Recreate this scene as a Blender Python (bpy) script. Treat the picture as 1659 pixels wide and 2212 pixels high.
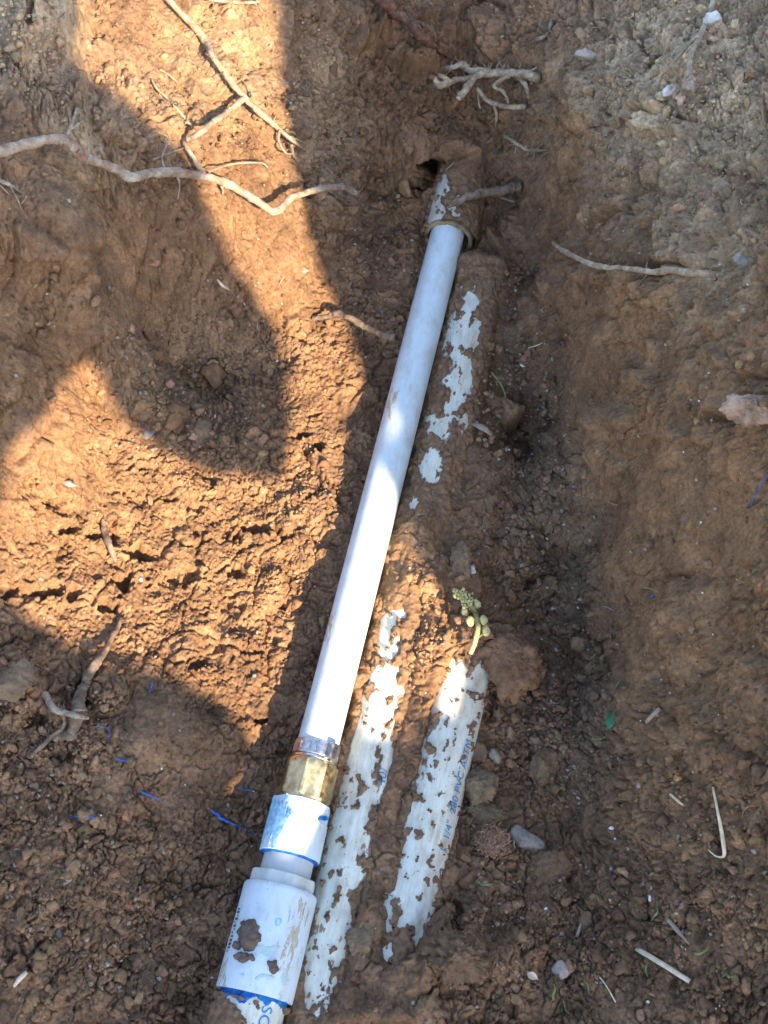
import bpy, bmesh, math, random
import numpy as np
from mathutils import Vector, Matrix

for o in list(bpy.data.objects):
    bpy.data.objects.remove(o)
SC = bpy.context.scene
COL = SC.collection
random.seed(7)
RNG = np.random.default_rng(11)
R = math.radians

# ------------------------------------------------------------------ camera
FPX, W2, H2 = 2624.0, 829.5, 1106.0          # focal length in photo pixels (photo read at 1659 x 2212)
TILT = R(27.5)
CAM = np.array([0.0, -0.4225, 0.812])
cam_data = bpy.data.cameras.new('camera')
cam = bpy.data.objects.new('camera', cam_data)
COL.objects.link(cam)
cam.location = CAM
cam.rotation_euler = (TILT, 0, 0)
cam_data.sensor_fit = 'VERTICAL'
cam_data.angle_y = 2 * math.atan(H2 / FPX)
cam_data.clip_start, cam_data.clip_end = 0.01, 200
SC.camera = cam

# ------------------------------------------------------------------ sky, sun, exposure
SUN_EL, SUN_PHI = R(33), R(58)
L = np.array([math.cos(SUN_EL) * math.cos(SUN_PHI), -math.cos(SUN_EL) * math.sin(SUN_PHI), math.sin(SUN_EL)])
world = bpy.data.worlds.new('World')
SC.world = world
world.use_nodes = True
wn = world.node_tree
sky = wn.nodes.new('ShaderNodeTexSky')
sky.sky_type = 'NISHITA'
sky.sun_disc = False
sky.sun_elevation = SUN_EL
sky.sun_rotation = math.atan2(L[0], L[1])
wn.links.new(sky.outputs[0], wn.nodes['Background'].inputs[0])
wn.nodes['Background'].inputs[1].default_value = 0.15
sun_d = bpy.data.lights.new('sun', 'SUN')
sun_d.energy = 3.9
sun_d.angle = R(0.55)
sun_d.color = (1.0, 0.78, 0.52)
sun = bpy.data.objects.new('sun', sun_d)
COL.objects.link(sun)
sun.rotation_euler = Vector(L).to_track_quat('Z', 'Y').to_euler()
sun.location = (2, -3, 2)
SC.view_settings.view_transform = 'Standard'
SC.view_settings.look = 'None'
SC.view_settings.gamma = 1
SC.view_settings.use_curve_mapping = False
SC.view_settings.exposure = 2.0
SC.cycles.max_bounces = 6

# ------------------------------------------------------------------ photo pixel <-> place
RIGHT = np.array([1.0, 0, 0])
UP = np.array([0, math.cos(TILT), math.sin(TILT)])
FWD = np.array([0, math.sin(TILT), -math.cos(TILT)])
def ray(u, v):
    return FWD + (u - W2) / FPX * RIGHT + (H2 - v) / FPX * UP
def at_z(u, v, z):
    d = ray(u, v)
    return CAM + d * ((z - CAM[2]) / d[2])
def proj(P):
    D = P - CAM
    w = D @ FWD
    return W2 + FPX * (D @ RIGHT) / w, H2 - FPX * (D @ UP) / w

# ------------------------------------------------------------------ noise
def _hash(ix, iy, seed):
    h = (ix.astype(np.uint32) * np.uint32(374761393) + iy.astype(np.uint32) * np.uint32(668265263)
         + np.uint32((seed * 2246822519) & 0xffffffff))
    h = (h ^ (h >> np.uint32(13))) * np.uint32(1274126177)
    return h ^ (h >> np.uint32(16))
_ang = np.linspace(0, 2 * np.pi, 256, endpoint=False)
_GX, _GY = np.cos(_ang).astype(np.float32), np.sin(_ang).astype(np.float32)
def perlin(x, y, seed=0):
    x = np.asarray(x, np.float32); y = np.asarray(y, np.float32)
    fx, fy = np.floor(x), np.floor(y)
    ix, iy = fx.astype(np.int32), fy.astype(np.int32)
    fx, fy = x - fx, y - fy
    def g(dx, dy):
        k = (_hash(ix + dx, iy + dy, seed) & np.uint32(255)).astype(np.int32)
        return _GX[k] * (fx - dx) + _GY[k] * (fy - dy)
    sx = fx * fx * fx * (fx * (fx * 6 - 15) + 10)
    sy = fy * fy * fy * (fy * (fy * 6 - 15) + 10)
    a = g(0, 0); a += sx * (g(1, 0) - a)
    b = g(0, 1); b += sx * (g(1, 1) - b)
    return (a + sy * (b - a)) * 1.5
def fbm(x, y, octv=4, seed=0, gain=0.5):
    s, a, f = 0, 1.0, 1.0
    for k in range(octv):
        s = s + a * perlin(x * f + 17.3 * k, y * f - 9.1 * k, seed + k)
        a *= gain; f *= 2.03
    return s
def worley(x, y, seed=0, tilt=False):
    x = np.asarray(x, np.float32); y = np.asarray(y, np.float32)
    fx, fy = np.floor(x), np.floor(y)
    ix, iy = fx.astype(np.int32), fy.astype(np.int32)
    fx, fy = x - fx, y - fy
    f1 = np.full(x.shape, 9, np.float32); f2 = f1.copy(); rn = np.zeros(x.shape, np.float32); tl = rn.copy()
    for dx in (-1, 0, 1):
        for dy in (-1, 0, 1):
            h = _hash(ix + dx, iy + dy, seed)
            px = (h & np.uint32(1023)).astype(np.float32) / 1023 + dx - fx
            py = ((h >> np.uint32(10)) & np.uint32(1023)).astype(np.float32) / 1023 + dy - fy
            d = px * px + py * py
            near = d < f1
            f2 = np.where(near, f1, np.minimum(f2, d))
            rn = np.where(near, ((h >> np.uint32(20)) & np.uint32(1023)).astype(np.float32) / 1023, rn)
            if tilt:
                k = (h & np.uint32(255)).astype(np.int32)
                tl = np.where(near, px * _GX[k] + py * _GY[k], tl)
            f1 = np.where(near, d, f1)
    if tilt:
        return np.sqrt(f1), np.sqrt(f2), rn, tl
    return np.sqrt(f1), np.sqrt(f2), rn
def sstep(a, b, x):
    t = np.clip((x - a) / (b - a), 0, 1)
    return t * t * (3 - 2 * t)
def ells(u, v, lst, p=1.5):
    m = np.zeros(np.shape(u), np.float32)
    for e in lst:
        cu, cv, a, b = e[:4]
        w = e[4] if len(e) > 4 else 1.0
        q = ((u - cu) / a) ** 2 + ((v - cv) / b) ** 2
        m = np.maximum(m, w * np.exp(-q ** p))
    return m

# ------------------------------------------------------------------ materials
def mat(name, color=(0.5, 0.5, 0.5), rough=0.8, spec=0.3, metal=0.0):
    m = bpy.data.materials.new(name)
    m.use_nodes = True
    b = m.node_tree.nodes['Principled BSDF']
    b.inputs['Base Color'].default_value = (*color, 1)
    b.inputs['Roughness'].default_value = rough
    b.inputs['Specular IOR Level'].default_value = spec
    b.inputs['Metallic'].default_value = metal
    return m, m.node_tree, b
def nd(nt, typ, **kw):
    n = nt.nodes.new(typ)
    for k, val in kw.items():
        setattr(n, k, val)
    return n
def noise(nt, vec, scale, detail=4, rough=0.55):
    n = nd(nt, 'ShaderNodeTexNoise')
    n.inputs['Scale'].default_value = scale
    n.inputs['Detail'].default_value = detail
    n.inputs['Roughness'].default_value = rough
    if vec is not None:
        nt.links.new(vec, n.inputs['Vector'])
    return n.outputs['Fac']
def ramp(nt, fac, stops):
    n = nd(nt, 'ShaderNodeValToRGB')
    els = n.color_ramp.elements
    while len(els) < len(stops):
        els.new(0.5)
    for e, (p, c) in zip(els, stops):
        e.position = p
        e.color = (*c, 1) if len(c) == 3 else c
    nt.links.new(fac, n.inputs['Fac'])
    return n.outputs['Color']
def mix(nt, fac, a, b, mode='MIX'):
    n = nd(nt, 'ShaderNodeMix', data_type='RGBA', blend_type=mode)
    for sock, val in ((n.inputs[0], fac), (n.inputs[6], a), (n.inputs[7], b)):
        if isinstance(val, (int, float)):
            sock.default_value = val
        elif isinstance(val, tuple):
            sock.default_value = (*val, 1)
        else:
            nt.links.new(val, sock)
    return n.outputs[2]
def bump(nt, b, height, strength, dist):
    n = nd(nt, 'ShaderNodeBump')
    n.inputs['Strength'].default_value = strength
    n.inputs['Distance'].default_value = dist
    nt.links.new(height, n.inputs['Height'])
    nt.links.new(n.outputs[0], b.inputs['Normal'])
def pos(nt):
    return nd(nt, 'ShaderNodeNewGeometry').outputs['Position']
def objco(nt):
    return nd(nt, 'ShaderNodeTexCoord').outputs['Object']

def soil_mat():
    m, nt, b = mat('soil', rough=0.95, spec=0.15)
    a = nd(nt, 'ShaderNodeAttribute', attribute_name='soil')
    p = pos(nt)
    n1 = ramp(nt, noise(nt, p, 45, 5), [(0.3, (0.72, 0.72, 0.74)), (0.7, (1.25, 1.22, 1.16))])
    n2 = ramp(nt, noise(nt, p, 380, 5, 0.65), [(0.3, (0.62, 0.62, 0.62)), (0.72, (1.35, 1.35, 1.35))])
    c = mix(nt, 1.0, mix(nt, 1.0, a.outputs['Color'], n1, 'MULTIPLY'), n2, 'MULTIPLY')
    # pale mineral grains
    g = ramp(nt, noise(nt, p, 900, 2, 0.5), [(0.70, (0, 0, 0)), (0.76, (1, 1, 1))])
    c = mix(nt, mix(nt, 1.0, g, (0.45, 0.45, 0.45), 'MULTIPLY'), c, (0.50, 0.41, 0.31))
    nt.links.new(c, b.inputs['Base Color'])
    bump(nt, b, noise(nt, p, 620, 7, 0.72), 1.0, 0.0018)
    return m
def clod_mat():
    m, nt, b = mat('clod', rough=0.95, spec=0.15)
    oi = nd(nt, 'ShaderNodeObjectInfo')
    p = pos(nt)
    base = ramp(nt, oi.outputs['Random'], [(0.0, (0.175, 0.108, 0.062)), (0.5, (0.238, 0.148, 0.084)), (0.8, (0.265, 0.180, 0.112)), (1.0, (0.295, 0.170, 0.086))])
    n2 = ramp(nt, noise(nt, p, 300, 5, 0.65), [(0.3, (0.65, 0.65, 0.65)), (0.72, (1.3, 1.3, 1.3))])
    nt.links.new(mix(nt, 1.0, base, n2, 'MULTIPLY'), b.inputs['Base Color'])
    bump(nt, b, noise(nt, p, 650, 6, 0.7), 0.9, 0.0012)
    return m
def simple(name, c1, c2, scale, rough=0.85, bstr=0.5, bd=0.0006, spec=0.2, stretch=None):
    m, nt, b = mat(name, rough=rough, spec=spec)
    p = pos(nt)
    nt.links.new(ramp(nt, noise(nt, p, scale, 5, 0.6), [(0.35, c1), (0.65, c2)]), b.inputs['Base Color'])
    bump(nt, b, noise(nt, p, scale * 3, 4, 0.6), bstr, bd)
    return m
def axial(nt, sx, sy):
    a = nd(nt, 'ShaderNodeAttribute', attribute_name='axial')
    mp = nd(nt, 'ShaderNodeMapping')
    mp.inputs['Scale'].default_value = (sx, sy, 1)
    nt.links.new(a.outputs['Vector'], mp.inputs['Vector'])
    return mp.outputs[0]
def pvc(name, base, stain, lo, hi, streak=0.35, rough=0.4, sx=12, sy=160, dust=0.0):
    m, nt, b = mat(name, rough=rough, spec=0.4)
    s1 = ramp(nt, noise(nt, axial(nt, sx, sy), 1.0, 6, 0.65), [(lo, (0, 0, 0)), (hi, (1, 1, 1))])
    s2 = ramp(nt, noise(nt, axial(nt, 60, 60), 1.0, 6, 0.6), [(0.42, (0.15, 0.15, 0.15)), (0.66, (1, 1, 1))])
    f = mix(nt, 1.0, mix(nt, 1.0, s1, s2, 'MULTIPLY'), (streak, streak, streak), 'MULTIPLY')
    c = mix(nt, f, base, stain)
    sp = ramp(nt, noise(nt, axial(nt, 420, 420), 1.0, 3, 0.5), [(0.69, (0, 0, 0)), (0.74, (1, 1, 1))])
    c = mix(nt, mix(nt, 1.0, sp, (streak, streak, streak), 'MULTIPLY'), c, (0.16, 0.10, 0.06))
    if dust:
        d1 = ramp(nt, noise(nt, axial(nt, 55, 85), 1.0, 7, 0.68), [(0.46, (0, 0, 0)), (0.70, (dust, dust, dust))])
        c = mix(nt, d1, c, (0.30, 0.20, 0.11))
        # mud thins out from the caked patches into a film
        ga = nd(nt, 'ShaderNodeAttribute', attribute_name='grime')
        gm_ = nd(nt, 'ShaderNodeMath', operation='MULTIPLY_ADD')
        nt.links.new(noise(nt, axial(nt, 120, 330), 1.0, 7, 0.7), gm_.inputs[0]); gm_.inputs[1].default_value = 1.1
        nt.links.new(ga.outputs['Fac'], gm_.inputs[2])
        c = mix(nt, ramp(nt, gm_.outputs[0], [(0.94, (0, 0, 0)), (1.30, (0.9, 0.9, 0.9))]), c, (0.24, 0.15, 0.085))
    nt.links.new(c, b.inputs['Base Color'])
    bump(nt, b, noise(nt, axial(nt, 30, 300), 1.0, 4, 0.6), 0.15, 0.0004)
    return m

M = {}
M['soil'] = soil_mat()
M['clod'] = clod_mat()
M['tube'] = pvc('white_tube', (0.60, 0.71, 0.74), (0.50, 0.42, 0.26), 0.48, 0.72, 0.6, 0.38, 9, 120, dust=0.38)
M['old_pvc'] = pvc('weathered_pvc', (0.72, 0.74, 0.63), (0.44, 0.34, 0.19), 0.40, 0.64, 0.9, 0.55, 14, 170, dust=0.5)
M['new_pvc'] = pvc('fitting_pvc', (0.61, 0.70, 0.74), (0.45, 0.38, 0.26), 0.52, 0.72, 0.6, 0.42, 30, 130, dust=0.28)
M['nipple'] = pvc('grey_white_pvc', (0.54, 0.56, 0.56), (0.40, 0.37, 0.33), 0.45, 0.7, 0.5, 0.5, 15, 260)
M['bush'] = pvc('grubby_pvc', (0.56, 0.60, 0.56), (0.36, 0.28, 0.16), 0.42, 0.66, 0.75, 0.5, 60, 150)
def brass_mat():
    m, nt, b = mat('brass', (0.62, 0.44, 0.18), 0.34, 0.5, 1.0)
    p = pos(nt)
    nt.links.new(ramp(nt, noise(nt, p, 180, 6, 0.65), [(0.30, (0.46, 0.33, 0.15)), (0.6, (0.72, 0.58, 0.33))]), b.inputs['Base Color'])
    nt.links.new(ramp(nt, noise(nt, p, 240, 5), [(0.3, (0.2, 0.2, 0.2)), (0.7, (0.55, 0.55, 0.55))]), b.inputs['Roughness'])
    return m
M['brass'] = brass_mat()
def steel_mat():
    m, nt, b = mat('steel', (0.62, 0.62, 0.63), 0.3, 0.5, 1.0)
    p = pos(nt)
    nt.links.new(ramp(nt, noise(nt, p, 260, 5), [(0.35, (0.40, 0.38, 0.36)), (0.65, (0.72, 0.72, 0.72))]), b.inputs['Base Color'])
    nt.links.new(ramp(nt, noise(nt, p, 200, 5), [(0.3, (0.22, 0.22, 0.22)), (0.7, (0.5, 0.5, 0.5))]), b.inputs['Roughness'])
    return m
M['steel'] = steel_mat()
M['stain'] = simple('stained_rim', (0.13, 0.08, 0.04), (0.34, 0.27, 0.16), 140, 0.6)
M['tan'] = simple('tan_scuff', (0.40, 0.34, 0.22), (0.56, 0.52, 0.40), 260, 0.6)
M['teal'] = simple('teal_smear', (0.42, 0.54, 0.52), (0.52, 0.62, 0.60), 200, 0.5)
M['primer'] = simple('blue_primer', (0.005, 0.05, 0.28), (0.02, 0.26, 0.60), 220, 0.5)
M['cyan'] = simple('blue_smear', (0.16, 0.42, 0.60), (0.45, 0.66, 0.78), 260, 0.5)
M['print'] = simple('blue_print', (0.02, 0.20, 0.50), (0.05, 0.32, 0.62), 500, 0.6)
M['ink'] = simple('black_print', (0.03, 0.035, 0.04), (0.09, 0.10, 0.10), 600, 0.6)
M['blue'] = simple('blue_paint', (0.02, 0.09, 0.36), (0.08, 0.22, 0.60), 300, 0.5)
M['crust'] = simple('dirt_crust', (0.165, 0.101, 0.058), (0.285, 0.172, 0.096), 190, 0.95, 0.9, 0.0012, 0.15)
M['dirtfilm'] = simple('dirt_patch', (0.115, 0.085, 0.065), (0.18, 0.13, 0.095), 260, 0.95, 0.8, 0.001, 0.15)
def root_mat(name, c1, c2, c3):
    m, nt, b = mat(name, rough=0.9, spec=0.15)
    p = pos(nt)
    c = ramp(nt, noise(nt, p, 130, 6, 0.65), [(0.32, c1), (0.52, c2), (0.66, c3)])
    c = mix(nt, ramp(nt, noise(nt, p, 500, 4), [(0.55, (0, 0, 0)), (0.7, (0.6, 0.6, 0.6))]), c, (0.16, 0.11, 0.08))
    nt.links.new(c, b.inputs['Base Color'])
    bump(nt, b, noise(nt, p, 420, 6, 0.7), 1.0, 0.0012)
    return m
M['root'] = root_mat('pale_root', (0.20, 0.135, 0.085), (0.36, 0.28, 0.19), (0.52, 0.43, 0.31))
M['root_red'] = root_mat('reddish_root', (0.27, 0.12, 0.075), (0.36, 0.28, 0.20), (0.49, 0.42, 0.32))
M['root_brown'] = root_mat('brown_root', (0.13, 0.08, 0.05), (0.22, 0.16, 0.11), (0.32, 0.26, 0.20))
M['root_dark'] = root_mat('dark_bark', (0.06, 0.035, 0.025), (0.13, 0.06, 0.04), (0.24, 0.13, 0.09))
M['hair'] = simple('hair_root', (0.30, 0.23, 0.16), (0.46, 0.38, 0.28), 300)
M['white'] = simple('white_grain', (0.62, 0.62, 0.60), (0.80, 0.79, 0.76), 400)
M['quartz'] = simple('quartz', (0.46, 0.42, 0.36), (0.70, 0.66, 0.60), 160, 0.5, 0.6, 0.001, 0.5)
M['greystone'] = simple('grey_stone', (0.17, 0.145, 0.115), (0.30, 0.265, 0.215), 240, 0.8)
M['tan_stone'] = simple('tan_stone', (0.27, 0.22, 0.17), (0.42, 0.36, 0.29), 160)
M['pink_stone'] = simple('pink_stone', (0.20, 0.14, 0.09), (0.52, 0.35, 0.25), 70, 0.9, 1.0, 0.002)
M['bigclod'] = simple('reddish_clod', (0.145, 0.080, 0.044), (0.270, 0.148, 0.080), 110, 0.95, 1.0, 0.002, 0.15)
M['greyclod'] = simple('grey_clod', (0.170, 0.115, 0.068), (0.270, 0.188, 0.112), 150, 0.95, 1.0, 0.0015, 0.15)
M['straw'] = simple('straw', (0.54, 0.44, 0.30), (0.76, 0.66, 0.48), 120, 0.7)
M['green'] = simple('green_shoot', (0.10, 0.15, 0.05), (0.22, 0.27, 0.11), 200, 0.6)
M['leaf'] = simple('green_leaf', (0.045, 0.16, 0.07), (0.10, 0.26, 0.12), 200, 0.5)
M['bud'] = simple('pale_bud', (0.44, 0.41, 0.14), (0.68, 0.61, 0.31), 300, 0.7, 0.8, 0.001)
M['stem'] = simple('pale_stem', (0.34, 0.36, 0.13), (0.50, 0.50, 0.23), 200, 0.6)
M['moss'] = simple('red_moss', (0.22, 0.11, 0.065), (0.44, 0.28, 0.18), 300, 0.9)
M['dryleaf'] = simple('dry_leaf', (0.26, 0.20, 0.14), (0.40, 0.33, 0.25), 140)
M['canvas'] = simple('canvas', (0.16, 0.17, 0.16), (0.22, 0.23, 0.21), 60, 0.9)
M['pole'] = simple('pole_wood', (0.22, 0.15, 0.09), (0.34, 0.25, 0.16), 60)

# ------------------------------------------------------------------ mesh helpers
def tag(o, label=None, cat=None, group=None, kind=None):
    for k, val in (('label', label), ('category', cat), ('group', group), ('kind', kind)):
        if val:
            o[k] = val
    return o
def new_mesh(name, V, F, material, smooth=True, attrs=None):
    me = bpy.data.meshes.new(name)
    if isinstance(F, np.ndarray):
        n, k = F.shape
        me.vertices.add(len(V)); me.vertices.foreach_set('co', np.asarray(V, np.float32).ravel())
        me.loops.add(n * k); me.loops.foreach_set('vertex_index', F.astype(np.int32).ravel())
        me.polygons.add(n)
        me.polygons.foreach_set('loop_start', np.arange(0, n * k, k, dtype=np.int32))
        me.polygons.foreach_set('loop_total', np.full(n, k, np.int32))
        me.update(calc_edges=True)
    else:
        me.from_pydata([tuple(map(float, p)) for p in V], [], F)
    if smooth:
        me.polygons.foreach_set('use_smooth', np.ones(len(me.polygons), bool))
    for an, (typ, arr) in (attrs or {}).items():
        a = me.attributes.new(an, typ, 'POINT')
        a.data.foreach_set('color' if typ == 'FLOAT_COLOR' else 'vector', np.asarray(arr, np.float32).ravel())
    me.materials.append(material)
    return me
def obj(name, V, F, material, parent=None, smooth=True, attrs=None, origin=None):
    V = np.asarray(V, float)
    if parent is not None:
        org = np.array(parent['_o'])
        V = V - org
    else:
        org = np.array(origin) if origin is not None else np.array([V[:, 0].mean(), V[:, 1].mean(), V[:, 2].min()])
        V = V - org
    o = bpy.data.objects.new(name, new_mesh(name, V, F, material, smooth, attrs))
    COL.objects.link(o)
    if parent is not None:
        o.parent = parent
        o['_o'] = [float(x) for x in org]
    else:
        o.location = org
        o['_o'] = [float(x) for x in org]
    return o
def empty(name, loc):
    o = bpy.data.objects.new(name, None)
    COL.objects.link(o)
    o.location = loc
    o.empty_display_size = 0.02
    o['_o'] = [float(x) for x in loc]
    return o

# ================================================================== GROUND
CTRL = [
 # trench floor
 (700,1700,-.032),(600,1650,-.030),(560,1900,-.024),(440,2180,-.020),(850,1500,-.014),(760,1560,-.016),
 (1080,1800,-.032),(1060,1650,-.036),(1000,2020,-.024),(930,2160,-.008),(760,2200,-.012),(1200,1500,-.036),(1250,1700,-.030),
 (1150,1200,-.030),(1060,1000,-.026),(1110,800,-.026),(1080,600,-.016),(1150,1900,-.026),(1200,2100,-.018),(850,620,-.012),
 (810,700,-.014),(770,900,-.018),(1000,2200,-.010),(880,1300,-.012),(960,1300,-.016),(700,2000,-.012),(800,1900,-.016),(850,1750,-.018),
 # right bank
 (1175,600,-.014),(1212,900,-.022),(1262,1200,-.026),(1330,1450,-.024),(1295,1800,-.024),(1290,2050,-.016),
 (1225,600,.050),(1290,480,.105),(1300,620,.110),(1290,760,.082),(1275,920,.040),(1350,960,.095),(1330,1180,.040),(1420,1160,.092),(1400,1400,.040),(1470,1400,.078),(1385,1650,.020),(1460,1680,.046),(1380,1900,-.002),(1450,1950,.022),(1450,2150,.008),
 (1480,450,.185),(1470,750,.175),(1500,1000,.158),(1580,1250,.150),(1600,1500,.115),(1600,1750,.078),(1600,2000,.045),(1620,2180,.028),
 (1640,300,.245),(1640,600,.240),(1640,900,.220),(1640,50,.255),(1400,50,.210),(1400,250,.185),(1250,150,.145),(1200,330,.085),(1125,430,.005),(1120,310,.050),(1150,50,.155),(1330,380,.135),
 # end wall
 (975,352,.026),(930,345,.020),(1030,350,.018),(975,325,.036),(850,420,-.004),(900,300,.045),(900,200,.08),(900,100,.115),(900,10,.15),(1030,270,.045),(1030,150,.09),(1030,30,.135),(1040,430,-.006),(900,470,-.010),(1050,520,-.014),
 (760,300,.045),(720,150,.11),(720,20,.17),(780,480,-.004),
 # left wall and bench
 (600,30,.2),(450,30,.22),(300,20,.25),(150,20,.27),(20,20,.275),(20,200,.25),(200,200,.235),(400,200,.19),(560,250,.145),(640,350,.09),
 (700,600,.005),(600,500,.065),(480,400,.125),(300,400,.175),(100,400,.205),(20,550,.18),(180,520,.165),(200,700,.115),(300,700,.060),(400,620,.07),
 (20,750,.14),(50,900,.10),(200,850,.055),(400,800,-.008),(550,700,.012),(500,900,-.012),(650,800,-.004),(600,1000,-.012),(300,1000,.018),
 (100,1100,.045),(20,1250,.05),(300,1250,.012),(500,1300,-.010),(620,1300,-.020),(690,1150,-.020),(450,1500,-.006),(200,1500,.022),(20,1500,.04),
 (50,1700,.028),(300,1700,.010),(450,1750,-.014),(50,1950,.018),(300,2000,-.002),(20,2190,.012),(300,2190,-.012),
]
def _ease(u, v):                      # the far faces lean back more
    k = np.interp(u, [0, 500, 720, 1050, 1250, 1650], [.72, .72, .60, .60, .74, .80])
    return 1 - (1 - k) * np.clip((520 - v) / 520, 0, 1)
_P = np.array([at_z(u, v, z * _ease(u, v) if z > .03 else z) for u, v, z in CTRL])
_far = [(-.62,-.1,.2),(-.62,.2,.26),(-.62,.5,.23),(-.62,.8,.25),(-.3,.8,.23),(0,.8,.20),(.3,.8,.23),(.62,.8,.25),(.62,.5,.26),(.62,.2,.30),
        (.62,-.1,.22),(.55,-.45,.10),(.3,-.6,.03),(0,-.62,-.02),(-.3,-.62,.03),(-.6,-.5,.15)]
XYZ = np.vstack([_P, np.array(_far)])
def tps_fit(xy, z, lam):
    n = len(xy)
    d2 = ((xy[:, None] - xy[None]) ** 2).sum(-1)
    K = np.where(d2 > 0, d2 * np.log(d2 + 1e-12), 0) + lam * np.eye(n)
    Pm = np.hstack([np.ones((n, 1)), xy])
    A = np.block([[K, Pm], [Pm.T, np.zeros((3, 3))]])
    return np.linalg.solve(A, np.concatenate([z, np.zeros(3)]))
_w = tps_fit(XYZ[:, :2], XYZ[:, 2], 8e-5)
def tps_eval(x, y):
    out = np.full(x.shape, _w[-3]) + _w[-2] * x + _w[-1] * y
    for i, (cx, cy) in enumerate(XYZ[:, :2]):
        d2 = (x - cx) ** 2 + (y - cy) ** 2
        out += _w[i] * d2 * np.log(d2 + 1e-12)
    return out
# non-uniform grid: fine where the trench is (finer still close to the viewer), coarse out to six metres
_ext = np.array([.012, .03, .06, .11, .19, .32, .55, .9, 1.5, 2.6, 4.2, 6.0])
GI = np.concatenate([-1 - 2.6 * _ext[::-1], np.linspace(-1, 1, 940), 1 + 2.6 * _ext])
_s = np.linspace(0, 1, 1130)
GY = np.concatenate([-.42 - _ext[::-1], -.42 + 1.05 * (.92 * _s + .08 * _s ** 2), .63 + _ext])
def half_width(y):
    return np.interp(y, [-.42, .63], [.285, .425])
cx, cy = np.linspace(-.62, .62, 320), np.linspace(-.62, .82, 360)
CZ = tps_eval(*np.meshgrid(cx, cy))
CGY, CGX = np.gradient(CZ, cy, cx)
def bilin(xs, ys, Z, x, y):
    i = np.clip(np.searchsorted(xs, x) - 1, 0, len(xs) - 2)
    j = np.clip(np.searchsorted(ys, y) - 1, 0, len(ys) - 2)
    fx = np.clip((x - xs[i]) / (xs[i + 1] - xs[i]), 0, 1)
    fy = np.clip((y - ys[j]) / (ys[j + 1] - ys[j]), 0, 1)
    return (Z[j, i] * (1 - fx) + Z[j, i + 1] * fx) * (1 - fy) + (Z[j + 1, i] * (1 - fx) + Z[j + 1, i + 1] * fx) * fy
I_, Y = np.meshgrid(GI, GY)
X = I_ * half_width(Y)
B = bilin(cx, cy, CZ, np.clip(X, -.62, .62), np.clip(Y, -.62, .82))
_dist = np.maximum(np.maximum(np.abs(X) - .55, Y - .75), -.55 - Y)
_plat = np.where(Y < 0, .20 * sstep(.25, .6, np.abs(X)) + .12 * sstep(-.9, -2, Y), .27)
B = B + (np.clip(_plat, -.02, .28) - B) * sstep(0, .5, _dist)
P3 = np.stack([X, Y, B], -1)
U, V = proj(P3.reshape(-1, 3))
U, V = U.reshape(X.shape), V.reshape(X.shape)
_inn = sstep(.3, 0, _dist)
_gx = bilin(cx, cy, CGX, np.clip(X, -.62, .62), np.clip(Y, -.62, .82)) * _inn
_gy = bilin(cx, cy, CGY, np.clip(X, -.62, .62), np.clip(Y, -.62, .82)) * _inn
XR, YR = X, Y
X, Y = X + .62 * B * np.tanh(X / .10) * _inn, Y + B * (.10 + .75 * np.exp(-((X - .04) / .13) ** 2)) * _inn      # noise follows the steep faces instead of streaking down them

SMOOTH = [(90,620,160,220),(120,880,110,120,.7),(330,100,170,140,.55),(330,1600,120,85,.9),(450,1640,90,90,.6),(1340,700,90,110,.9),(1470,760,90,80,.85),(1300,820,50,90,.8),(1560,1130,130,130,.9),(1430,1000,60,60,.7),(1560,1450,70,140,.7),
          (1235,330,80,160,.8),(930,180,130,120,.6),(1570,1500,110,220,.75),(1120,620,50,160,.5),(1480,420,150,100,.6),(250,650,120,120,.5),(1580,700,110,160,.6)]
GRAN = [(420,810,170,190),(700,280,75,200,.8),(810,560,70,160,.9),(1150,900,95,250,.9),(1150,1250,130,200),(1220,1540,110,180),(1150,2000,190,150,.7),
        (60,1600,170,140,.8),(250,1950,300,230,.45),(1450,200,250,200,.45),(60,120,110,110,.5),(480,250,220,200,.2),(930,1300,60,160,.7),(1480,1900,180,260,.4),(620,1150,120,250,.4)]
S = ells(U, V, SMOOTH)
Gm = ells(U, V, GRAN)
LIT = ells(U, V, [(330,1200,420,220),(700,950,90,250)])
# domain warp
wx = perlin(X * 70, Y * 70, 3) * .0045 + perlin(X * 210, Y * 210, 4) * .0016
wy = perlin(X * 70, Y * 70, 5) * .0045 + perlin(X * 210, Y * 210, 6) * .0016
Xw, Yw = X + wx, Y + wy
H = fbm(X * 9, Y * 9, 3, 21) * .008
H += fbm(X * 34, Y * 34, 4, 31) * .0034 * (1 - .45 * S)
def clods(cell, seed, sharp=.12):
    f1, f2, rn, tl = worley(Xw / cell, Yw / cell, seed, True)
    edge = sstep(0, sharp * 1.5, f2 - f1)
    dome = np.sqrt(np.clip(1 - (f1 / .85) ** 2, 0, 1))
    # broken lumps: each a tilted facet standing at its own height, cracks between
    return np.clip(dome * .28 + rn * .6 + tl * .75, 0, 1.4) * edge, f2 - f1, rn
c0, e0, r0 = clods(.062, 40, .05)
c1, e1, r1 = clods(.027, 41)
c2, e2, r2 = clods(.0105, 42)
c3, e3, r3 = clods(.0048, 43)
c4, e4, r4 = clods(.0026, 44, .2)
patch = sstep(-.25, .35, fbm(X * 16, Y * 16, 3, 55))
patch2 = sstep(-.2, .3, fbm(X * 28, Y * 28, 3, 56))
rough_w = np.clip(1 - .78 * S, .1, 1)
WALL = sstep(.03, .10, B)
RW = ells(U, V, [(1420,700,240,420),(1540,1300,160,450,.8)])
H += c0 * (.0110 + .0080 * RW) * WALL * (1 - .4 * S)
H += c1 * .0075 * RW * sstep(-.1, .35, fbm(X * 19 + 2, Y * 19, 3, 58)) * (1 - .6 * S)
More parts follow.
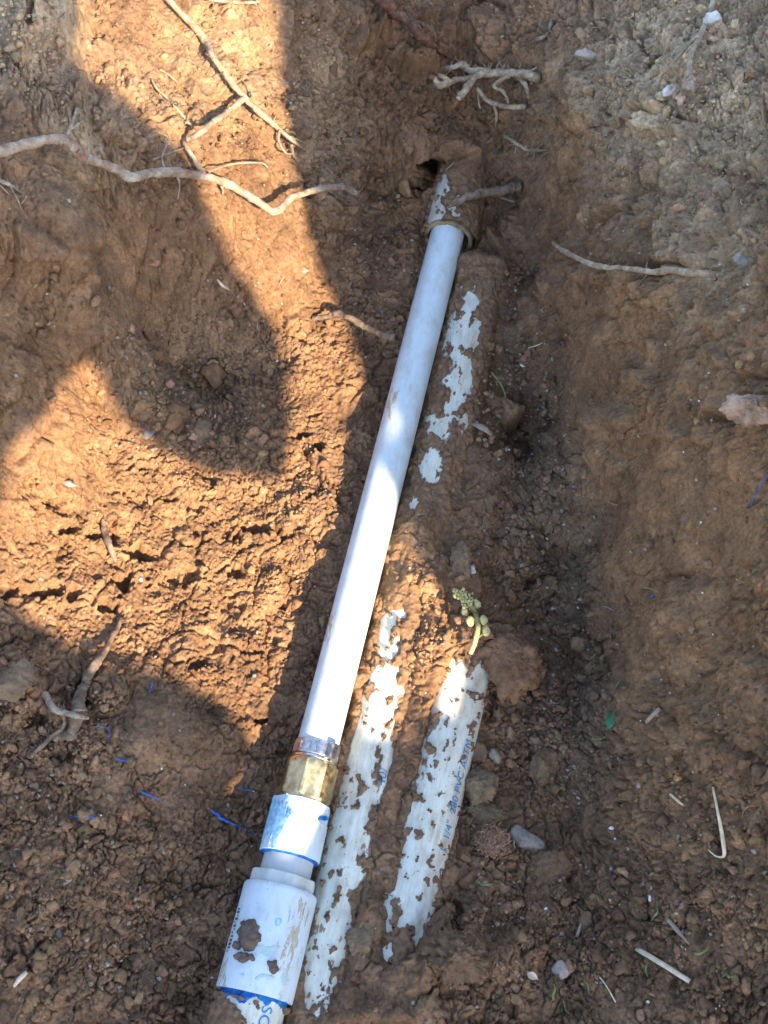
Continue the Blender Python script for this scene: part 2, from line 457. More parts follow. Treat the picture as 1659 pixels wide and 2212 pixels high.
H += c1 * .0056 * np.clip(rough_w + .25 * WALL, 0, 1) * patch
patch3 = sstep(-.3, .3, fbm(X * 20 + 7, Y * 20 - 4, 3, 57))
H += c2 * .0042 * np.clip(rough_w * (.12 + .88 * patch2) + .5 * Gm, 0, 1) * (1 - .7 * LIT)
H += c3 * .0021 * np.clip(rough_w * (.2 + .7 * patch3) + .5 * Gm, 0, 1) * (1 - .35 * LIT)
H += c4 * .0011 * np.clip(rough_w * .8 + .4 * Gm, .12, 1)
H += fbm(X * 330, Y * 330, 3, 61, .6) * .0007 * (1 - .55 * S)
# fine cracks between the lumps
_cw = sstep(-.35, .25, fbm(X * 24, Y * 24, 3, 151))
H -= .0030 * (1 - sstep(0, .07, e1)) * np.clip(rough_w, .3, 1) * _cw
H -= .0024 * (1 - sstep(0, .10, e2)) * np.clip(rough_w, .25, 1) * (.1 + .9 * _cw) * (1 - .5 * LIT)
H -= .0015 * (1 - sstep(0, .15, e3)) * np.clip(rough_w, .3, 1) * (.25 + .75 * patch3)
H += fbm(X * 520, Y * 520, 2, 63, .6) * .0005 * (1 - .4 * S)
# clay cracks on cut faces
ck1, ck2, ckr = worley(X / .034 + wx * 160, Y / .022 + wy * 160, 71)
crack = 1 - sstep(.0, .05, ck2 - ck1)
crk_w = ells(U, V, [(930,230,170,140),(1240,450,110,90),(250,760,200,200,.5),(1400,800,220,300,.45),(480,350,200,200,.45),(350,1200,400,250,.6)])
H -= crack * .0035 * crk_w * sstep(-.2, .25, fbm(X * 22, Y * 22, 2, 77))
ck3, ck4, _ = worley(X / .015 + wx * 220, Y / .011 + wy * 220, 72)
_walls = ells(U, V, [(1430,750,250,420),(1540,1300,170,400,.8),(120,700,200,330,.8),(930,180,200,170,.9),(1250,280,110,200,.8)])
_on = sstep(.05, .3, fbm(X * 17, Y * 17, 3, 78))
H -= (1 - sstep(0, .09, ck4 - ck3)) * .0026 * _walls * _on
H -= (1 - sstep(0, .04, ck2 - ck1)) * .0040 * _walls * sstep(0, .3, fbm(X * 13 + 3, Y * 13, 3, 79))
_chip = sstep(.22, .34, fbm(X * 36 + 9, Y * 36, 4, 80, .55))           # flakes broken out of the cut faces
H -= .0042 * _walls * _chip * (1 + .5 * c3)
_scab = sstep(.25, .4, fbm(X * 30 - 5, Y * 30 + 2, 3, 84))
H += (c2 * .0034 + c3 * .0016) * _walls * _scab
# layered torn clay on the right bank and above the hole
def strata(cu, cv, a, b, ang, wl, amp, seed):
    m = ells(U, V, [(cu, cv, a, b)])
    t = X * math.cos(ang) + Y * math.sin(ang) + wx * 1.6
    q = t / wl + perlin(X * 40, Y * 40, seed) * .6
    saw = q - np.floor(q)
    n = sstep(-.3, .2, perlin(X * 60, Y * 25, seed + 3))
    return m * n * amp * (sstep(0, .8, saw) - sstep(.8, 1, saw))
H += strata(1220, 450, 80, 75, R(120), .011, .0045, 81)
H += strata(900, 160, 130, 110, R(75), .014, .0022, 83)
H += strata(1500, 900, 170, 500, R(20), .020, .0035, 85)
H += strata(900, 2170, 110, 45, R(100), .009, .0022, 87)
H += strata(1400, 1650, 120, 400, R(10), .016, .0030, 91)
# lumps and slabs (u, v, half-width, half-height, metres)
wu, wv = perlin(X * 45, Y * 45, 95) * 16, perlin(X * 45, Y * 45, 96) * 16
wu2, wv2 = wu + perlin(X * 170, Y * 170, 97) * 7, wv + perlin(X * 170, Y * 170, 98) * 7
def lump(cu, cv, a, b, h, p=2.0):
    q = ((U + wu2 - cu) / a) ** 2 + ((V + wv2 - cv) / b) ** 2
    return h * np.exp(-q ** p)
for e in [(120,130,58,60,.030),(50,60,55,60,.030),(40,160,45,45,.022),(140,40,45,38,.022),(850,70,60,45,.024),(905,130,60,40,.020),(790,50,45,45,.018),(990,60,50,50,.018),(1060,90,40,60,.014),
          (1270,225,55,60,.014),(1320,910,55,30,.012),(1290,770,60,70,.010),(1500,130,60,70,.008),(330,1590,95,75,.012),(440,1620,70,80,.010),(1420,1060,60,60,.006),
          (1030,380,50,40,.006),(850,350,40,36,.006),(880,460,30,40,.008),(1080,520,45,80,.006),(30,1465,55,50,.012),(240,1480,50,60,.010),(1240,820,35,60,.008),
          (1000,2090,90,60,.012),(1110,2070,50,50,.010),(1280,2080,40,60,.006),(760,2130,40,30,.006),(780,2020,35,40,.007),(700,1640,35,30,.006),(1180,1730,50,40,.008)]:
    H += lump(*e)
# slab edge on the left wall, ledges on the right bank
H += .011 * sstep(10, -10, (U + wu * .5 - (186 + (V - 100) * .03))) * sstep(640, 520, V + wv) * sstep(-60, 60, V)
H += .008 * sstep(-8, 8, (V + wv2 - (590 + (U - 1200) * .03))) * ells(U, V, [(1380, 660, 190, 110)])
H -= .003 * sstep(26, 0, np.abs(U + wu2 * 2 - (1215 + (V - 600) * .13))) * sstep(560, 620, V) * sstep(1400, 1300, V)
# broken edges: a step along a line that fades away behind it (points in photo pixels, raised side to the right of travel)
def ledge(pts, h, decay):
    global H
    uu, vv = U + wu2 * 1.1, V + wv2 * 1.1
    best = np.full(U.shape, 1e9, np.float32); sgn = np.zeros(U.shape, np.float32)
    for (ua, va), (ub, vb) in zip(pts[:-1], pts[1:]):
        du, dv = ub - ua, vb - va
        l2 = du * du + dv * dv
        t = np.clip(((uu - ua) * du + (vv - va) * dv) / l2, 0, 1)
        eu, ev = uu - ua - t * du, vv - va - t * dv
        d = np.sqrt(eu * eu + ev * ev)
        near = d < best
        best = np.where(near, d, best)
        sgn = np.where(near, np.sign(du * ev - dv * eu), sgn)
    endu, endv = pts[0]; e2u, e2v = pts[-1]
    fade = sstep(0, 40, np.hypot(uu - endu, vv - endv)) * sstep(0, 40, np.hypot(uu - e2u, vv - e2v))
    sd = best * sgn
    H += h * fade * sstep(-5, 6, sd) * np.exp(-np.clip(sd, 0, None) / decay)
ledge([(1290,1020),(1250,960),(1225,900),(1235,820),(1215,760),(1225,700),(1200,640),(1192,540)], .010, 70)
ledge([(1430,660),(1350,622),(1280,604),(1205,604)], .008, 50)
ledge([(1205,570),(1270,505),(1295,420),(1210,395),(1135,450)], .007, 40)
ledge([(1455,330),(1430,400),(1445,500),(1460,600)][::-1], .007, 60)
ledge([(375,640),(400,560),(388,470),(380,400)][::-1], .010, 60)
ledge([(1010,240),(955,232),(900,165),(830,132),(750,92)], .014, 60)
ledge([(1050,372),(1000,348),(940,342),(880,348)], .014, 40)
ledge([(1300,2060),(1300,1900),(1325,1700),(1362,1560),(1372,1390),(1300,1290)], .007, 60)
ledge([(1400,940),(1340,934),(1285,905)], .009, 35)
ledge([(1430,1340),(1462,1250),(1486,1150),(1470,1060)], .007, 70)
ledge([(1659,930),(1600,915),(1540,880)], .010, 40)
ledge([(1520,330),(1440,300),(1380,320)], .006, 40)
ledge([(330,900),(240,880),(150,900),(60,1000)], .006, 60)
ledge([(600,420),(640,480),(655,560)], .006, 50)
ledge([(0,520),(90,560),(190,540),(260,600)][::-1], .008, 60)
# open pits
def pit(cu, cv, a, b, d):
    q = np.sqrt(((U + wu2 * 1.3 - cu) / a) ** 2 + ((V + wv2 * 1.3 - cv) / b) ** 2)
    return -d * (1 - sstep(.8, 1.08, q))
for e in [(936,361,13,13,.05),(905,398,40,7,.018),(310,1190,40,22,.016),(200,1166,16,13,.012),(105,1278,34,15,.013),(150,1292,18,14,.011),(232,1300,24,13,.012),(265,1256,20,14,.012),
          (520,1162,14,12,.010),(565,1146,32,12,.012),(432,1442,20,14,.012),(556,1548,18,12,.012),(392,1250,26,9,.010),(425,1240,14,12,.009),(500,1236,22,10,.010),(140,1142,24,10,.011),(168,1134,12,12,.008),
          (680,966,26,8,.010),(650,947,20,9,.010),(600,1160,22,8,.008),(690,1080,16,8,.008),(30,1290,30,10,.012),(240,1150,14,34,.010),(458,1036,22,9,.008),(372,1078,16,8,.007),(300,1000,14,9,.006),
          (120,1090,24,10,.009),(80,1100,12,10,.008),(180,1490,16,40,.016),(75,1560,25,20,.012),(130,1640,40,16,.010),(88,140,14,30,.016),(1480,95,30,12,.010),(940,2060,40,16,.012),
          (985,1985,14,30,.010),(1450,600,50,10,.010),(1590,905,50,16,.012),(1260,395,20,12,.010),(640,1590,40,60,.004),(890,1480,12,10,.008),(860,1450,10,14,.006)]:
    H += pit(*e) * (1 + .35 * LIT)
tear = fbm(X * 34 + 5, Y * 44 - 3, 4, 101, .6)
H -= .0060 * LIT * sstep(.56, .64, tear)
H -= .004 * (1 - S) * sstep(.52, .62, fbm(X * 40, Y * 40, 3, 105)) * (1 - LIT)
X, Y = XR, YR
# flatten fine displacement far out; steeper ground moves less sideways
gy, gx = _gy, _gx
slope = np.sqrt(1 + gx * gx + gy * gy)
H *= np.clip(slope, 1, 2.2)
Z = B + H * sstep(.6, .1, _dist)

# ---- keep the ground below the pipes that lie in it
AX_A, AX_B = at_z(967, 505, 0.0), at_z(548, 2155, 0.0)        # repaired line
P2_A, P2_B = at_z(1032, 630, -.019), at_z(689, 2160, -.016)    # second pipe
P3_A, P3_B = at_z(1004, 1425, -.015), at_z(852, 2050, -.015)   # third pipe
def line_rel(A, Bp, x, y):
    d = (Bp - A)[:2]; l = np.hypot(*d); d = d / l
    t = (x - A[0]) * d[0] + (y - A[1]) * d[1]
    w = (x - A[0]) * -d[1] + (y - A[1]) * d[0]
    return t, w, l
def press(A, Bp, r, zc, depth, soft=.012, t0=None, t1=None):
    """soil next to a pipe stays at or below its lower half"""
    global Z
    t, w, l = line_rel(A, Bp, X, Y)
    m = sstep(r + soft, r * .8, np.abs(w)) * sstep((t0 or 0) - .02, (t0 or 0), t) * sstep((t1 or l) + .02, (t1 or l), t)
    top = zc + depth + (c2 * .0022 + c3 * .0014 + fbm(XR * 60, YR * 60, 3, 141) * .0016) * (soft > .005)
    Z = np.where(Z > top, Z + (top - Z) * m, Z)
tA, wA, lA = line_rel(AX_A, AX_B, X, Y)
press(AX_A, AX_B, .016, 0, -.018, .012, .0, lA)
def heap(lst):
    """soil raised to at least a given level (u, v, half-width, half-height, level)"""
    global Z
    nn = fbm(X * 45, Y * 45, 3, 131) * .004 + c2 * .0030 + c3 * .0016
    for cu, cv, a, b, lv in lst:
        m = ells(U + wu2 * .7, V + wv2 * .7, [(cu, cv, a, b)], 2.0)
        tz = lv - .0025 + nn
        Z = np.where(Z < tz, Z + (tz - Z) * m, Z)
def bank_up(A, Bp, w0, w1, lv, t0=0, t1=9):
    global Z
    t, w, l = line_rel(A, Bp, X, Y)
    w = w + fbm(X * 30, Y * 30, 3, 135) * .007
    m = sstep(w0 - .006, w0 + .004, w) * sstep(w1 + .022, w1 - .012, w) * sstep(t0 - .02, t0 + .01, t) * sstep(t1 + .02, t1 - .01, t)
    tz = lv - .002 + fbm(X * 40, Y * 40, 3, 133) * .004 + c2 * .0026 + c3 * .0015
    Z = np.where(Z < tz, Z + (tz - Z) * m, Z)
# w > 0 lies to the photo's right of a line that runs down the photo
bank_up(P2_A, P2_B, -.022, .040, -.005, -.02)
bank_up(P3_A, P3_B, -.030, .004, -.010, .0)
press(P2_A, P2_B, .013, -.018, .010, .004)
press(P3_A, P3_B, .019, -.015, .0, .006, 0.01)
heap([(1030,600,50,40,.008),(1045,800,22,200,-.004),(905,1195,42,60,.012),(915,1130,30,40,.006),(925,1420,38,100,.006),(985,1392,50,34,.013),(1000,1425,40,16,.009),(1040,1390,30,30,.006),(915,1270,50,50,.006),
      (880,1620,24,90,.000),(835,1850,26,110,-.002),(800,2050,34,110,.002),(880,2130,60,50,.012),(960,2080,70,50,.012),(745,2170,34,50,.006),(790,2190,40,24,.004),(860,2190,90,26,.010),(905,1520,22,60,.003),
      (520,2200,60,24,.006),(640,2200,50,22,.004)])
press(at_z(978, 408, .0), at_z(967, 505, 0), .020, -.002, -.003, .010)
Z = Z + pit(934, 366, 22, 20, .055) + pit(908, 394, 34, 10, .020)
# wider fittings at the lower end of the repaired line
press(at_z(648, 1760, 0), AX_B, .026, 0, -.018, .014)

# soil colour (albedo): brown, dark, dry grey, orange clay
def lerp(a, b, t):
    return a + (np.array(b, np.float32) - a) * t[..., None]
COLR = np.empty(X.shape + (3,), np.float32); COLR[:] = (.290, .174, .100)
n_a = sstep(-.35, .45, fbm(X * 12, Y * 12, 4, 111))
n_b = sstep(-.2, .5, fbm(X * 30, Y * 30, 4, 112))
COLR = lerp(COLR, (.195, .114, .066), n_a * .5)
DRY = ells(U, V, [(1480,190,270,230),(1560,560,120,140,.6),(60,130,130,140,.8),(180,330,120,120,.5),(400,800,130,130,.55),(700,260,80,200,.6),(1480,430,150,80,.5),(300,240,150,120,.25),(480,120,160,150,.3)])
gr = sstep(-.25, .35, fbm(X * 90, Y * 90, 4, 113, .65))
COLR = lerp(COLR, (.660, .490, .310), DRY * (.60 + .40 * gr))
CLAY = ells(U, V, [(1420,800,230,350,.75),(1470,1500,190,420,.75),(1560,1150,170,200),(1235,330,70,170),(1480,720,120,160,.5),(1580,1500,120,260,.8),(90,780,170,180,.6),(260,600,160,120,.4),(1390,1650,80,260,.6),(1430,480,130,120,.5)])
COLR = lerp(COLR, (.330, .190, .096), CLAY * (.45 + .45 * n_b))
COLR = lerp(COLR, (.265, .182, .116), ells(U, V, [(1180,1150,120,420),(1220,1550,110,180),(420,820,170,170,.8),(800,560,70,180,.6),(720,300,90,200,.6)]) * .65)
COLR = lerp(COLR, (.190, .112, .066), ells(U, V, [(930,200,160,150,.5),(420,830,170,150,.6),(1160,800,90,330,.7),(1180,1450,110,300,.5),(820,500,70,150,.8)]) * .6)  # darker on the end wall, in the hollow and along the floor
SUNLIT_RED = ells(U, V, [(350,1200,420,260),(900,1400,80,220),(650,900,120,300,.7)])  # red clay tone, with the sun patch's extra brightness painted into the colour
COLR = lerp(COLR, (.370, .216, .112), SUNLIT_RED * .7)
COLR = lerp(COLR, (.130, .085, .048), (1 - sstep(0, .10, e2)) * .10 * rough_w)  # shade between the lumps painted into the colour of the cracks
COLR *= (.86 + .28 * r2)[..., None] * (.93 + .14 * r3)[..., None]
ny, nx = X.shape
idx = np.arange(nx * ny).reshape(ny, nx)
F = np.stack([idx[:-1, :-1], idx[:-1, 1:], idx[1:, 1:], idx[1:, :-1]], -1).reshape(-1, 4)
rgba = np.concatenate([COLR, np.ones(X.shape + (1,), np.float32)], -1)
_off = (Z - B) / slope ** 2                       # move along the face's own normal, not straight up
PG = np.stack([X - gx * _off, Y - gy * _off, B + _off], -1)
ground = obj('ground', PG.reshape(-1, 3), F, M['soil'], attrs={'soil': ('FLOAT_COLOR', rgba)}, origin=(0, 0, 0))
tag(ground, 'dug brown clay soil forming the trench floor and its crumbling banks', 'soil', kind='structure')

def gz(x, y):
    x, y = np.asarray(x, float), np.asarray(y, float)
    return bilin(GI, GY, Z, x / half_width(y), y)
def gcol(x, y):
    return np.stack([bilin(GI, GY, COLR[..., k], x / half_width(y), y) for k in range(3)], -1)
def hit(u, v, lift=0.0):
    """the place on the soil seen at photo pixel (u, v), moved `lift` metres back towards the viewer"""
    d = ray(u, v); d = d / np.linalg.norm(d)
    t = np.arange(.35, 2.2, .001)
    Pn = CAM + t[:, None] * d
    k = np.argmax(Pn[:, 2] < gz(Pn[:, 0], Pn[:, 1]))
    return CAM + d * (t[k] - lift)
def px(P):
    """metres per photo pixel at P"""
    return float((P - CAM) @ FWD) / FPX

# ================================================================== PIPES
class Frame:
    def __init__(s, A, Bp):
        s.A = np.array(A, float)
        s.d = np.array(Bp, float) - s.A
        s.len = float(np.linalg.norm(s.d)); s.d /= s.len
        s.side = np.cross(s.d, [0, 0, 1]); s.side /= np.linalg.norm(s.side)
        s.n = np.cross(s.side, s.d)
    def pt(s, t, th, r):          # th = 0 on top, positive towards +side
        t, th, r = np.broadcast_arrays(np.asarray(t, float), np.asarray(th, float), np.asarray(r, float))
        return s.A + t[..., None] * s.d + (r * np.sin(th))[..., None] * s.side + (r * np.cos(th))[..., None] * s.n
    def s_at(s, v, z=0.0):        # distance along the axis at photo row v
        lo, hi = -.5, s.len + .5
        for _ in range(50):
            m = (lo + hi) / 2
            if proj((s.A + m * s.d)[None])[1][0] < v: lo = m
            else: hi = m
        return lo
def lathe(fr, prof, seg=64, facets=None, phase=0.0, wob=0.0, caps=True, ragged=0.0):
    """prof: list of (s, r); facets: None or per-ring count of flats (0 = round)"""
    Vv, ax = [], []
    th = np.linspace(0, 2 * np.pi, seg, endpoint=False)
    for k, (sv, r) in enumerate(prof):
        rr = np.full(seg, r)
        nf = facets[k] if facets else 0
        if nf:
            a = (th - phase) % (2 * np.pi / nf) - np.pi / nf
            rr = np.minimum(r / np.cos(a) * .955, r * 1.035)
        if wob:
            rr = rr + wob * np.interp(np.sin(th * 3 + k * 1.3), [-1, 1], [-1, 1])
        if ragged and 0 < k < len(prof) - 1:
            sv = sv + ragged * (perlin(np.cos(th) * 2.2 + 5, np.sin(th) * 2.2, 12) + .5 * perlin(np.cos(th) * 6, np.sin(th) * 6 + 3, 13) - .3)
        Vv.append(fr.pt(sv, th, rr)); ax.append(np.stack([np.zeros(seg) + sv, th * r, np.zeros(seg)], -1))
    Vv = np.concatenate(Vv); ax = np.concatenate(ax)
    Fc = []
    for k in range(len(prof) - 1):
        for j in range(seg):
            a, b2 = k * seg + j, k * seg + (j + 1) % seg
            Fc.append((a, b2, b2 + seg, a + seg))
    if caps:
        Fc.append(tuple(range(seg))[::-1]); Fc.append(tuple(range((len(prof) - 1) * seg, len(prof) * seg)))
    return Vv, Fc, {'axial': ('FLOAT_VECTOR', ax)}
def bevel_smooth(o, ang=35):
    me = o.data
    try:
        me.set_sharp_from_angle(angle=R(ang))
    except Exception:
        pass
def part(name, fr, prof, material, parent, grime=None, **kw):
    Vv, Fc, at = lathe(fr, prof, **kw)
    if grime is not None:
        ax = at['axial'][1]
        r0 = prof[0][1]
        th = ax[:, 1] / r0
        th = np.where(th > np.pi, th - 2 * np.pi, th)
        u_, v_ = proj(Vv)
        g = np.clip(.62 + 1.5 * grime(ax[:, 0], th * r0, u_, v_, raw=True), 0, 1.2)
        at['grime'] = ('FLOAT_COLOR', np.stack([g, g, g, np.ones_like(g)], -1))
    o = obj(name, Vv, Fc, material, parent, attrs=at)
    bevel_smooth(o)
    return o
def film(name, fr, r, s0, s1, th0, th1, ns, nt_, hfun, material, parent, keep=-.0003, edge=True):
    """thin shell of dirt, paint or print on a pipe: hfun(s, th, u, v) gives its height over the pipe"""
    s_, t_ = np.meshgrid(np.linspace(s0, s1, ns), np.linspace(th0, th1, nt_), indexing='ij')
    P0 = fr.pt(s_, t_, r)
    u_, v_ = proj(P0.reshape(-1, 3))
    h = hfun(s_, t_ * r, u_.reshape(s_.shape), v_.reshape(s_.shape))
    Pn = fr.pt(s_, t_, r + np.clip(h, -.0012, None)).reshape(-1, 3)
    ii = np.arange(ns * nt_).reshape(ns, nt_)
    Fq = np.stack([ii[:-1, :-1], ii[1:, :-1], ii[1:, 1:], ii[:-1, 1:]], -1).reshape(-1, 4)
    hk = h.reshape(-1)[Fq].max(1) > keep
    Fq = Fq[hk]
    used = np.unique(Fq)
    remap = np.zeros(ns * nt_, int); remap[used] = np.arange(len(used))
    if not len(used):
        return None
    return obj(name, Pn[used], remap[Fq], material, parent)
def crust_h(white, bias=.35, amp=1.0, hi=.0022, seed=0, freq=1.0, solid=None):
    def f(s, w, u, v, raw=False):
        du = fbm(s * 90, w * 90, 3, 300 + seed) * 14; dv = fbm(s * 90, w * 90, 3, 310 + seed) * 14
        wmask = ells(u + du, v + dv, white, 1.3)
        if solid is not None:
            wmask = np.maximum(wmask, solid(w, u, v))
        n = (fbm(s * 42 * freq, w * 95 * freq, 4, 320 + seed, .55) * .36 + fbm(s * 240, w * 300, 3, 325 + seed, .55) * .12) * amp
        spots = sstep(.36, .5, fbm(s * 85, w * 120, 4, 330 + seed, .6)) * .6
        m = bias - wmask + n + spots * (wmask > .3)
        if raw:
            return m
        h = np.clip(m * .006, -.0012, hi)
        return h + (h > 0) * (fbm(s * 260, w * 260, 3, 340 + seed, .6) * .0005 + worley(s * 130, w * 130, 350 + seed)[2] * .0013 + worley(s * 300, w * 300, 351 + seed)[2] * .0007)
    return f
def text_on(fr, body, s0, th0, r, size, up, material, parent, name='lettering', squeeze=1.0):
    """lettering wrapped on a pipe; up = +1: reads up the photo, -1: reads down"""
    cu = bpy.data.curves.new('t', 'FONT'); cu.body = body; cu.size = size; cu.resolution_u = 3
    to = bpy.data.objects.new('t', cu); COL.objects.link(to)
    dg = bpy.context.evaluated_depsgraph_get()
    me = bpy.data.meshes.new_from_object(to.evaluated_get(dg))
    bpy.data.objects.remove(to)
    bm = bmesh.new(); bm.from_mesh(me)
    for k in range(1, 9):
        yy = size * .72 * k / 9
        bmesh.ops.bisect_plane(bm, geom=bm.verts[:] + bm.edges[:] + bm.faces[:], plane_co=(0, yy, 0), plane_no=(0, 1, 0))
    bmesh.ops.triangulate(bm, faces=bm.faces)
    co = np.array([p.co for p in bm.verts]); Fc = [[q.index for q in f.verts] for f in bm.faces]
    bm.free()
    # frame runs down the photo: +side is the photo's left
    s = s0 - up * co[:, 0] * squeeze
    th = th0 + up * co[:, 1] / r
    Pn = fr.pt(s, th, r)
    return obj(name, Pn, Fc, material, parent, smooth=False)

def blotch(lst, h=.00018, amp=.35, fx=150, fy=150, seed=0, thr=.5):
    def f(s, w, u, v):
        n = fbm(s * fx, w * fy, 4, 400 + seed, .6) * amp
        return np.where(ells(u, v, lst, 1.2) + n > thr, h, -.001)
    return f
# ---- the repaired water line
fr = Frame(AX_A, AX_B)
sv = fr.s_at
line = empty('water_pipe', fr.pt(fr.len, 0, 0))
tag(line, 'white water pipe repaired with brass and white plastic fittings, lying lengthwise in the trench', 'pipe')
RT = .0143
s_end = sv(1640)
prof = [(-.012, RT)] + [(x, RT) for x in np.linspace(0, s_end, 40)]
tube = part('tube', fr, prof, M['tube'], line)
film('mud_smear', fr, RT, sv(780), sv(930), -1.2, 1.4, 90, 50, blotch([(850,858,9,26),(842,880,6,30)], .00012, .55, 60, 260, 5, .62), M['tan'], tube, keep=0)
film('mud_smear', fr, RT, sv(1280), sv(1430), -1.2, 1.4, 90, 50, blotch([(714,1345,7,26),(706,1375,6,26)], .00012, .55, 60, 260, 6, .62), M['tan'], tube, keep=0)
# old pipe sleeve at the upper end
sl = lambda v: sv(v)
s_cut = sv(512)
frs = Frame(fr.pt(-.105, 0, .0) + np.array([0, 0, -.006]), fr.pt(s_cut, 0, 0) + np.array([.0012, 0, -.0035]))
prof = [(x, .0211) for x in np.linspace(0, frs.len - .004, 24)]
sleeve = part('old_pipe', frs, prof, M['old_pvc'], line, caps=False)
part('cut_rim', frs, [(frs.len - .004, .0211), (frs.len - .0006, .0211), (frs.len + .0004, .0205), (frs.len + .0004, .0178), (frs.len - .002, .0172), (frs.len - .03, .0172)], M['stain'], sleeve, caps=False, ragged=.0016)
film('dirt_crust', frs, .0211, 0, frs.len - .0005, -2.2, 2.2, 130, 110,
     crust_h([(955,400,13,38),(945,440,16,40),(930,480,15,34),(985,455,14,12),(925,500,10,24),(990,430,8,10),(975,400,10,8)], .42, .8, .0022, 1), M['crust'], sleeve)
# crimp clamp with its ear
c0, c1_ = sv(1610), sv(1640)
clamp = part('clamp', fr, [(c0, RT), (c0, RT + .0012), (c0 + .0004, RT + .0016), (c1_ - .0004, RT + .0016), (c1_, RT + .0012), (c1_, RT)], M['steel'], line, caps=False)
def box_on(fr, s0, s1, th, r0, r1, wid):
    Pn = []
    for sx in (s0, s1):
        for (w, h) in ((-wid, r0), (wid, r0), (wid * .8, r1), (-wid * .8, r1)):
            Pn.append(fr.A + fr.d * sx + fr.side * (math.sin(th) * h + math.cos(th) * w) + fr.n * (math.cos(th) * h - math.sin(th) * w))
    return Pn, [(0, 1, 2, 3), (7, 6, 5, 4), (0, 4, 5, 1), (1, 5, 6, 2), (2, 6, 7, 3), (3, 7, 4, 0)]
TH_E = -.78
earV, earF = [], []
for dth in (-.16, .16):
    a, b2 = box_on(fr, c0 + .0006, c1_ + .001, TH_E + dth, RT + .0008, RT + .0062, .0009)
    k = len(earV); earV += a; earF += [tuple(i + k for i in f) for f in b2]
a, b2 = box_on(fr, c0 + .0006, c1_ + .001, TH_E, RT + .0048, RT + .0066, .0034)
k = len(earV); earV += a; earF += [tuple(i + k for i in f) for f in b2]
obj('ear', earV, earF, M['steel'], clamp, smooth=False)
for th in (.75, .30, .02):
    a, b2 = box_on(fr, (c0 + c1_) / 2 - .0022, (c0 + c1_) / 2 + .0022, th, RT + .001, RT + .0023, .0021)
    obj('tooth', a, b2, M['steel'], clamp, smooth=False)
# barb flange and brass hexagon
b0, b1 = sv(1650), sv(1733)
flange = part('flange', fr, [(c1_ + .0003, RT - .001), (c1_ + .0005, RT + .0012), (b0 - .001, RT + .0018), (b0, RT + .0010)], M['steel'], line)
RB = .0180
hexn = part('brass_fitting', fr, [(b0 - .0005, RB - .0035), (b0, RB - .0012), (b0 + .0012, RB * .985), (b0 + .0055, RB), (b0 + .0062, RB * .985), (b1 - .0022, RB * .985), (b1 - .0015, RB * .95), (b1 + .004, RB * .9)],
            M['brass'], line, seg=96, facets=[0, 0, 8, 8, 8, 8, 0, 0], phase=.12)
# threaded adapter
a0, a1 = sv(1735), sv(1852)
RA = .0198
adapter = part('adapter', fr, [(a0 + .001, RB * .86), (a0, RA * .93), (a0 + .0004, RA * .985), (a0 + .012, RA), (a0 + .0125, RA), (a1 - .0012, RA * 1.03), (a1 - .0003, RA * 1.02), (a1, RA * .99), (a1, .0168)],
               M['new_pvc'], line, seg=96, facets=[0, 10, 10, 10, 0, 0, 0, 0, 0])
film('primer_smear', fr, RA * 1.03, a0, a1, .1, 1.5, 90, 90, blotch([(592,1775,24,50),(610,1760,16,34,.8)], .0002, .5, 60, 260, 1), M['cyan'], adapter, keep=0)
film('primer_smear', fr, RA * 1.03, a0, a1, -1.5, 0, 90, 90, blotch([(702,1768,12,5)], .0002, .2, 200, 200, 2), M['primer'], adapter, keep=0)
# nipple, bushing, coupling
n1_, h0, h1_, k0, k1 = sv(1915), sv(1893), sv(1926), sv(1922), sv(2152)
nip = part('nipple', fr, [(a1 - .004, .0167), (a1, .0167), (h0, .0167), (n1_, .0167)], M['nipple'], line)
part('primer_ring', fr, [(a1 - .0004, .0170), (a1 - .0004, RA * 1.0), (a1 + .0006, RA * .97), (a1 + .0012, .0170)], M['primer'], nip, seg=64)
bush = part('bushing', fr, [(h0 + .0006, .0169), (h0, .0205), (h0 + .0008, .0216), (h1_, .0218), (h1_ + .002, .0216)], M['bush'], line, seg=96, facets=[0, 8, 8, 8, 0], phase=.35)
RC = .0246
coup = part('coupling', fr, [(k0 + .0004, .0222), (k0, RC * .955), (k0 + .0012, RC * .985), (k0 + .003, RC * .99), (k1 - .02, RC), (k1 - .0012, RC), (k1 - .0002, RC * .985), (k1, RC * .955), (k1 - .0006, .0213)],
            M['new_pvc'], line, seg=96)
film('dirt_patch', fr, RC, k0, k1, -1.1, 1.1, 150, 130,
     lambda s, w, u, v: np.where(True, (ells(u + perlin(s * 300, w * 300, 7) * 5, v + perlin(s * 300, w * 300, 8) * 5, [(538,2020,25,38),(524,2068,18,12),(590,2088,13,17),(515,2042,8,8),(543,2070,8,8)], 3) - .5) * .0065 + perlin(s * 300, w * 300, 9) * .0006, 0),
     M['dirtfilm'], coup, keep=0)
film('primer_smear', fr, RC, k0, k1, -1.0, 1.0, 120, 110, blotch([(601,1992,8,11)], .00015, .3, 200, 200, 3), M['cyan'], coup, keep=0)
film('primer_smear', fr, RC, k0, k1, -1.2, 1.2, 140, 120, blotch([(572,2055,46,14),(560,2110,46,10,.8),(612,2100,12,44,.8)], .00010, .6, 110, 110, 21, .55), M['teal'], coup, keep=0)
film('mud_smear', fr, RC, k0, k1, -1.35, 1.2, 140, 120, blotch([(632,2020,16,50,.9),(618,2075,14,40,.9),(655,1970,14,30,.8),(480,2120,14,60,.9)], .00014, .7, 60, 260, 22, .66), M['tan'], coup, keep=0)
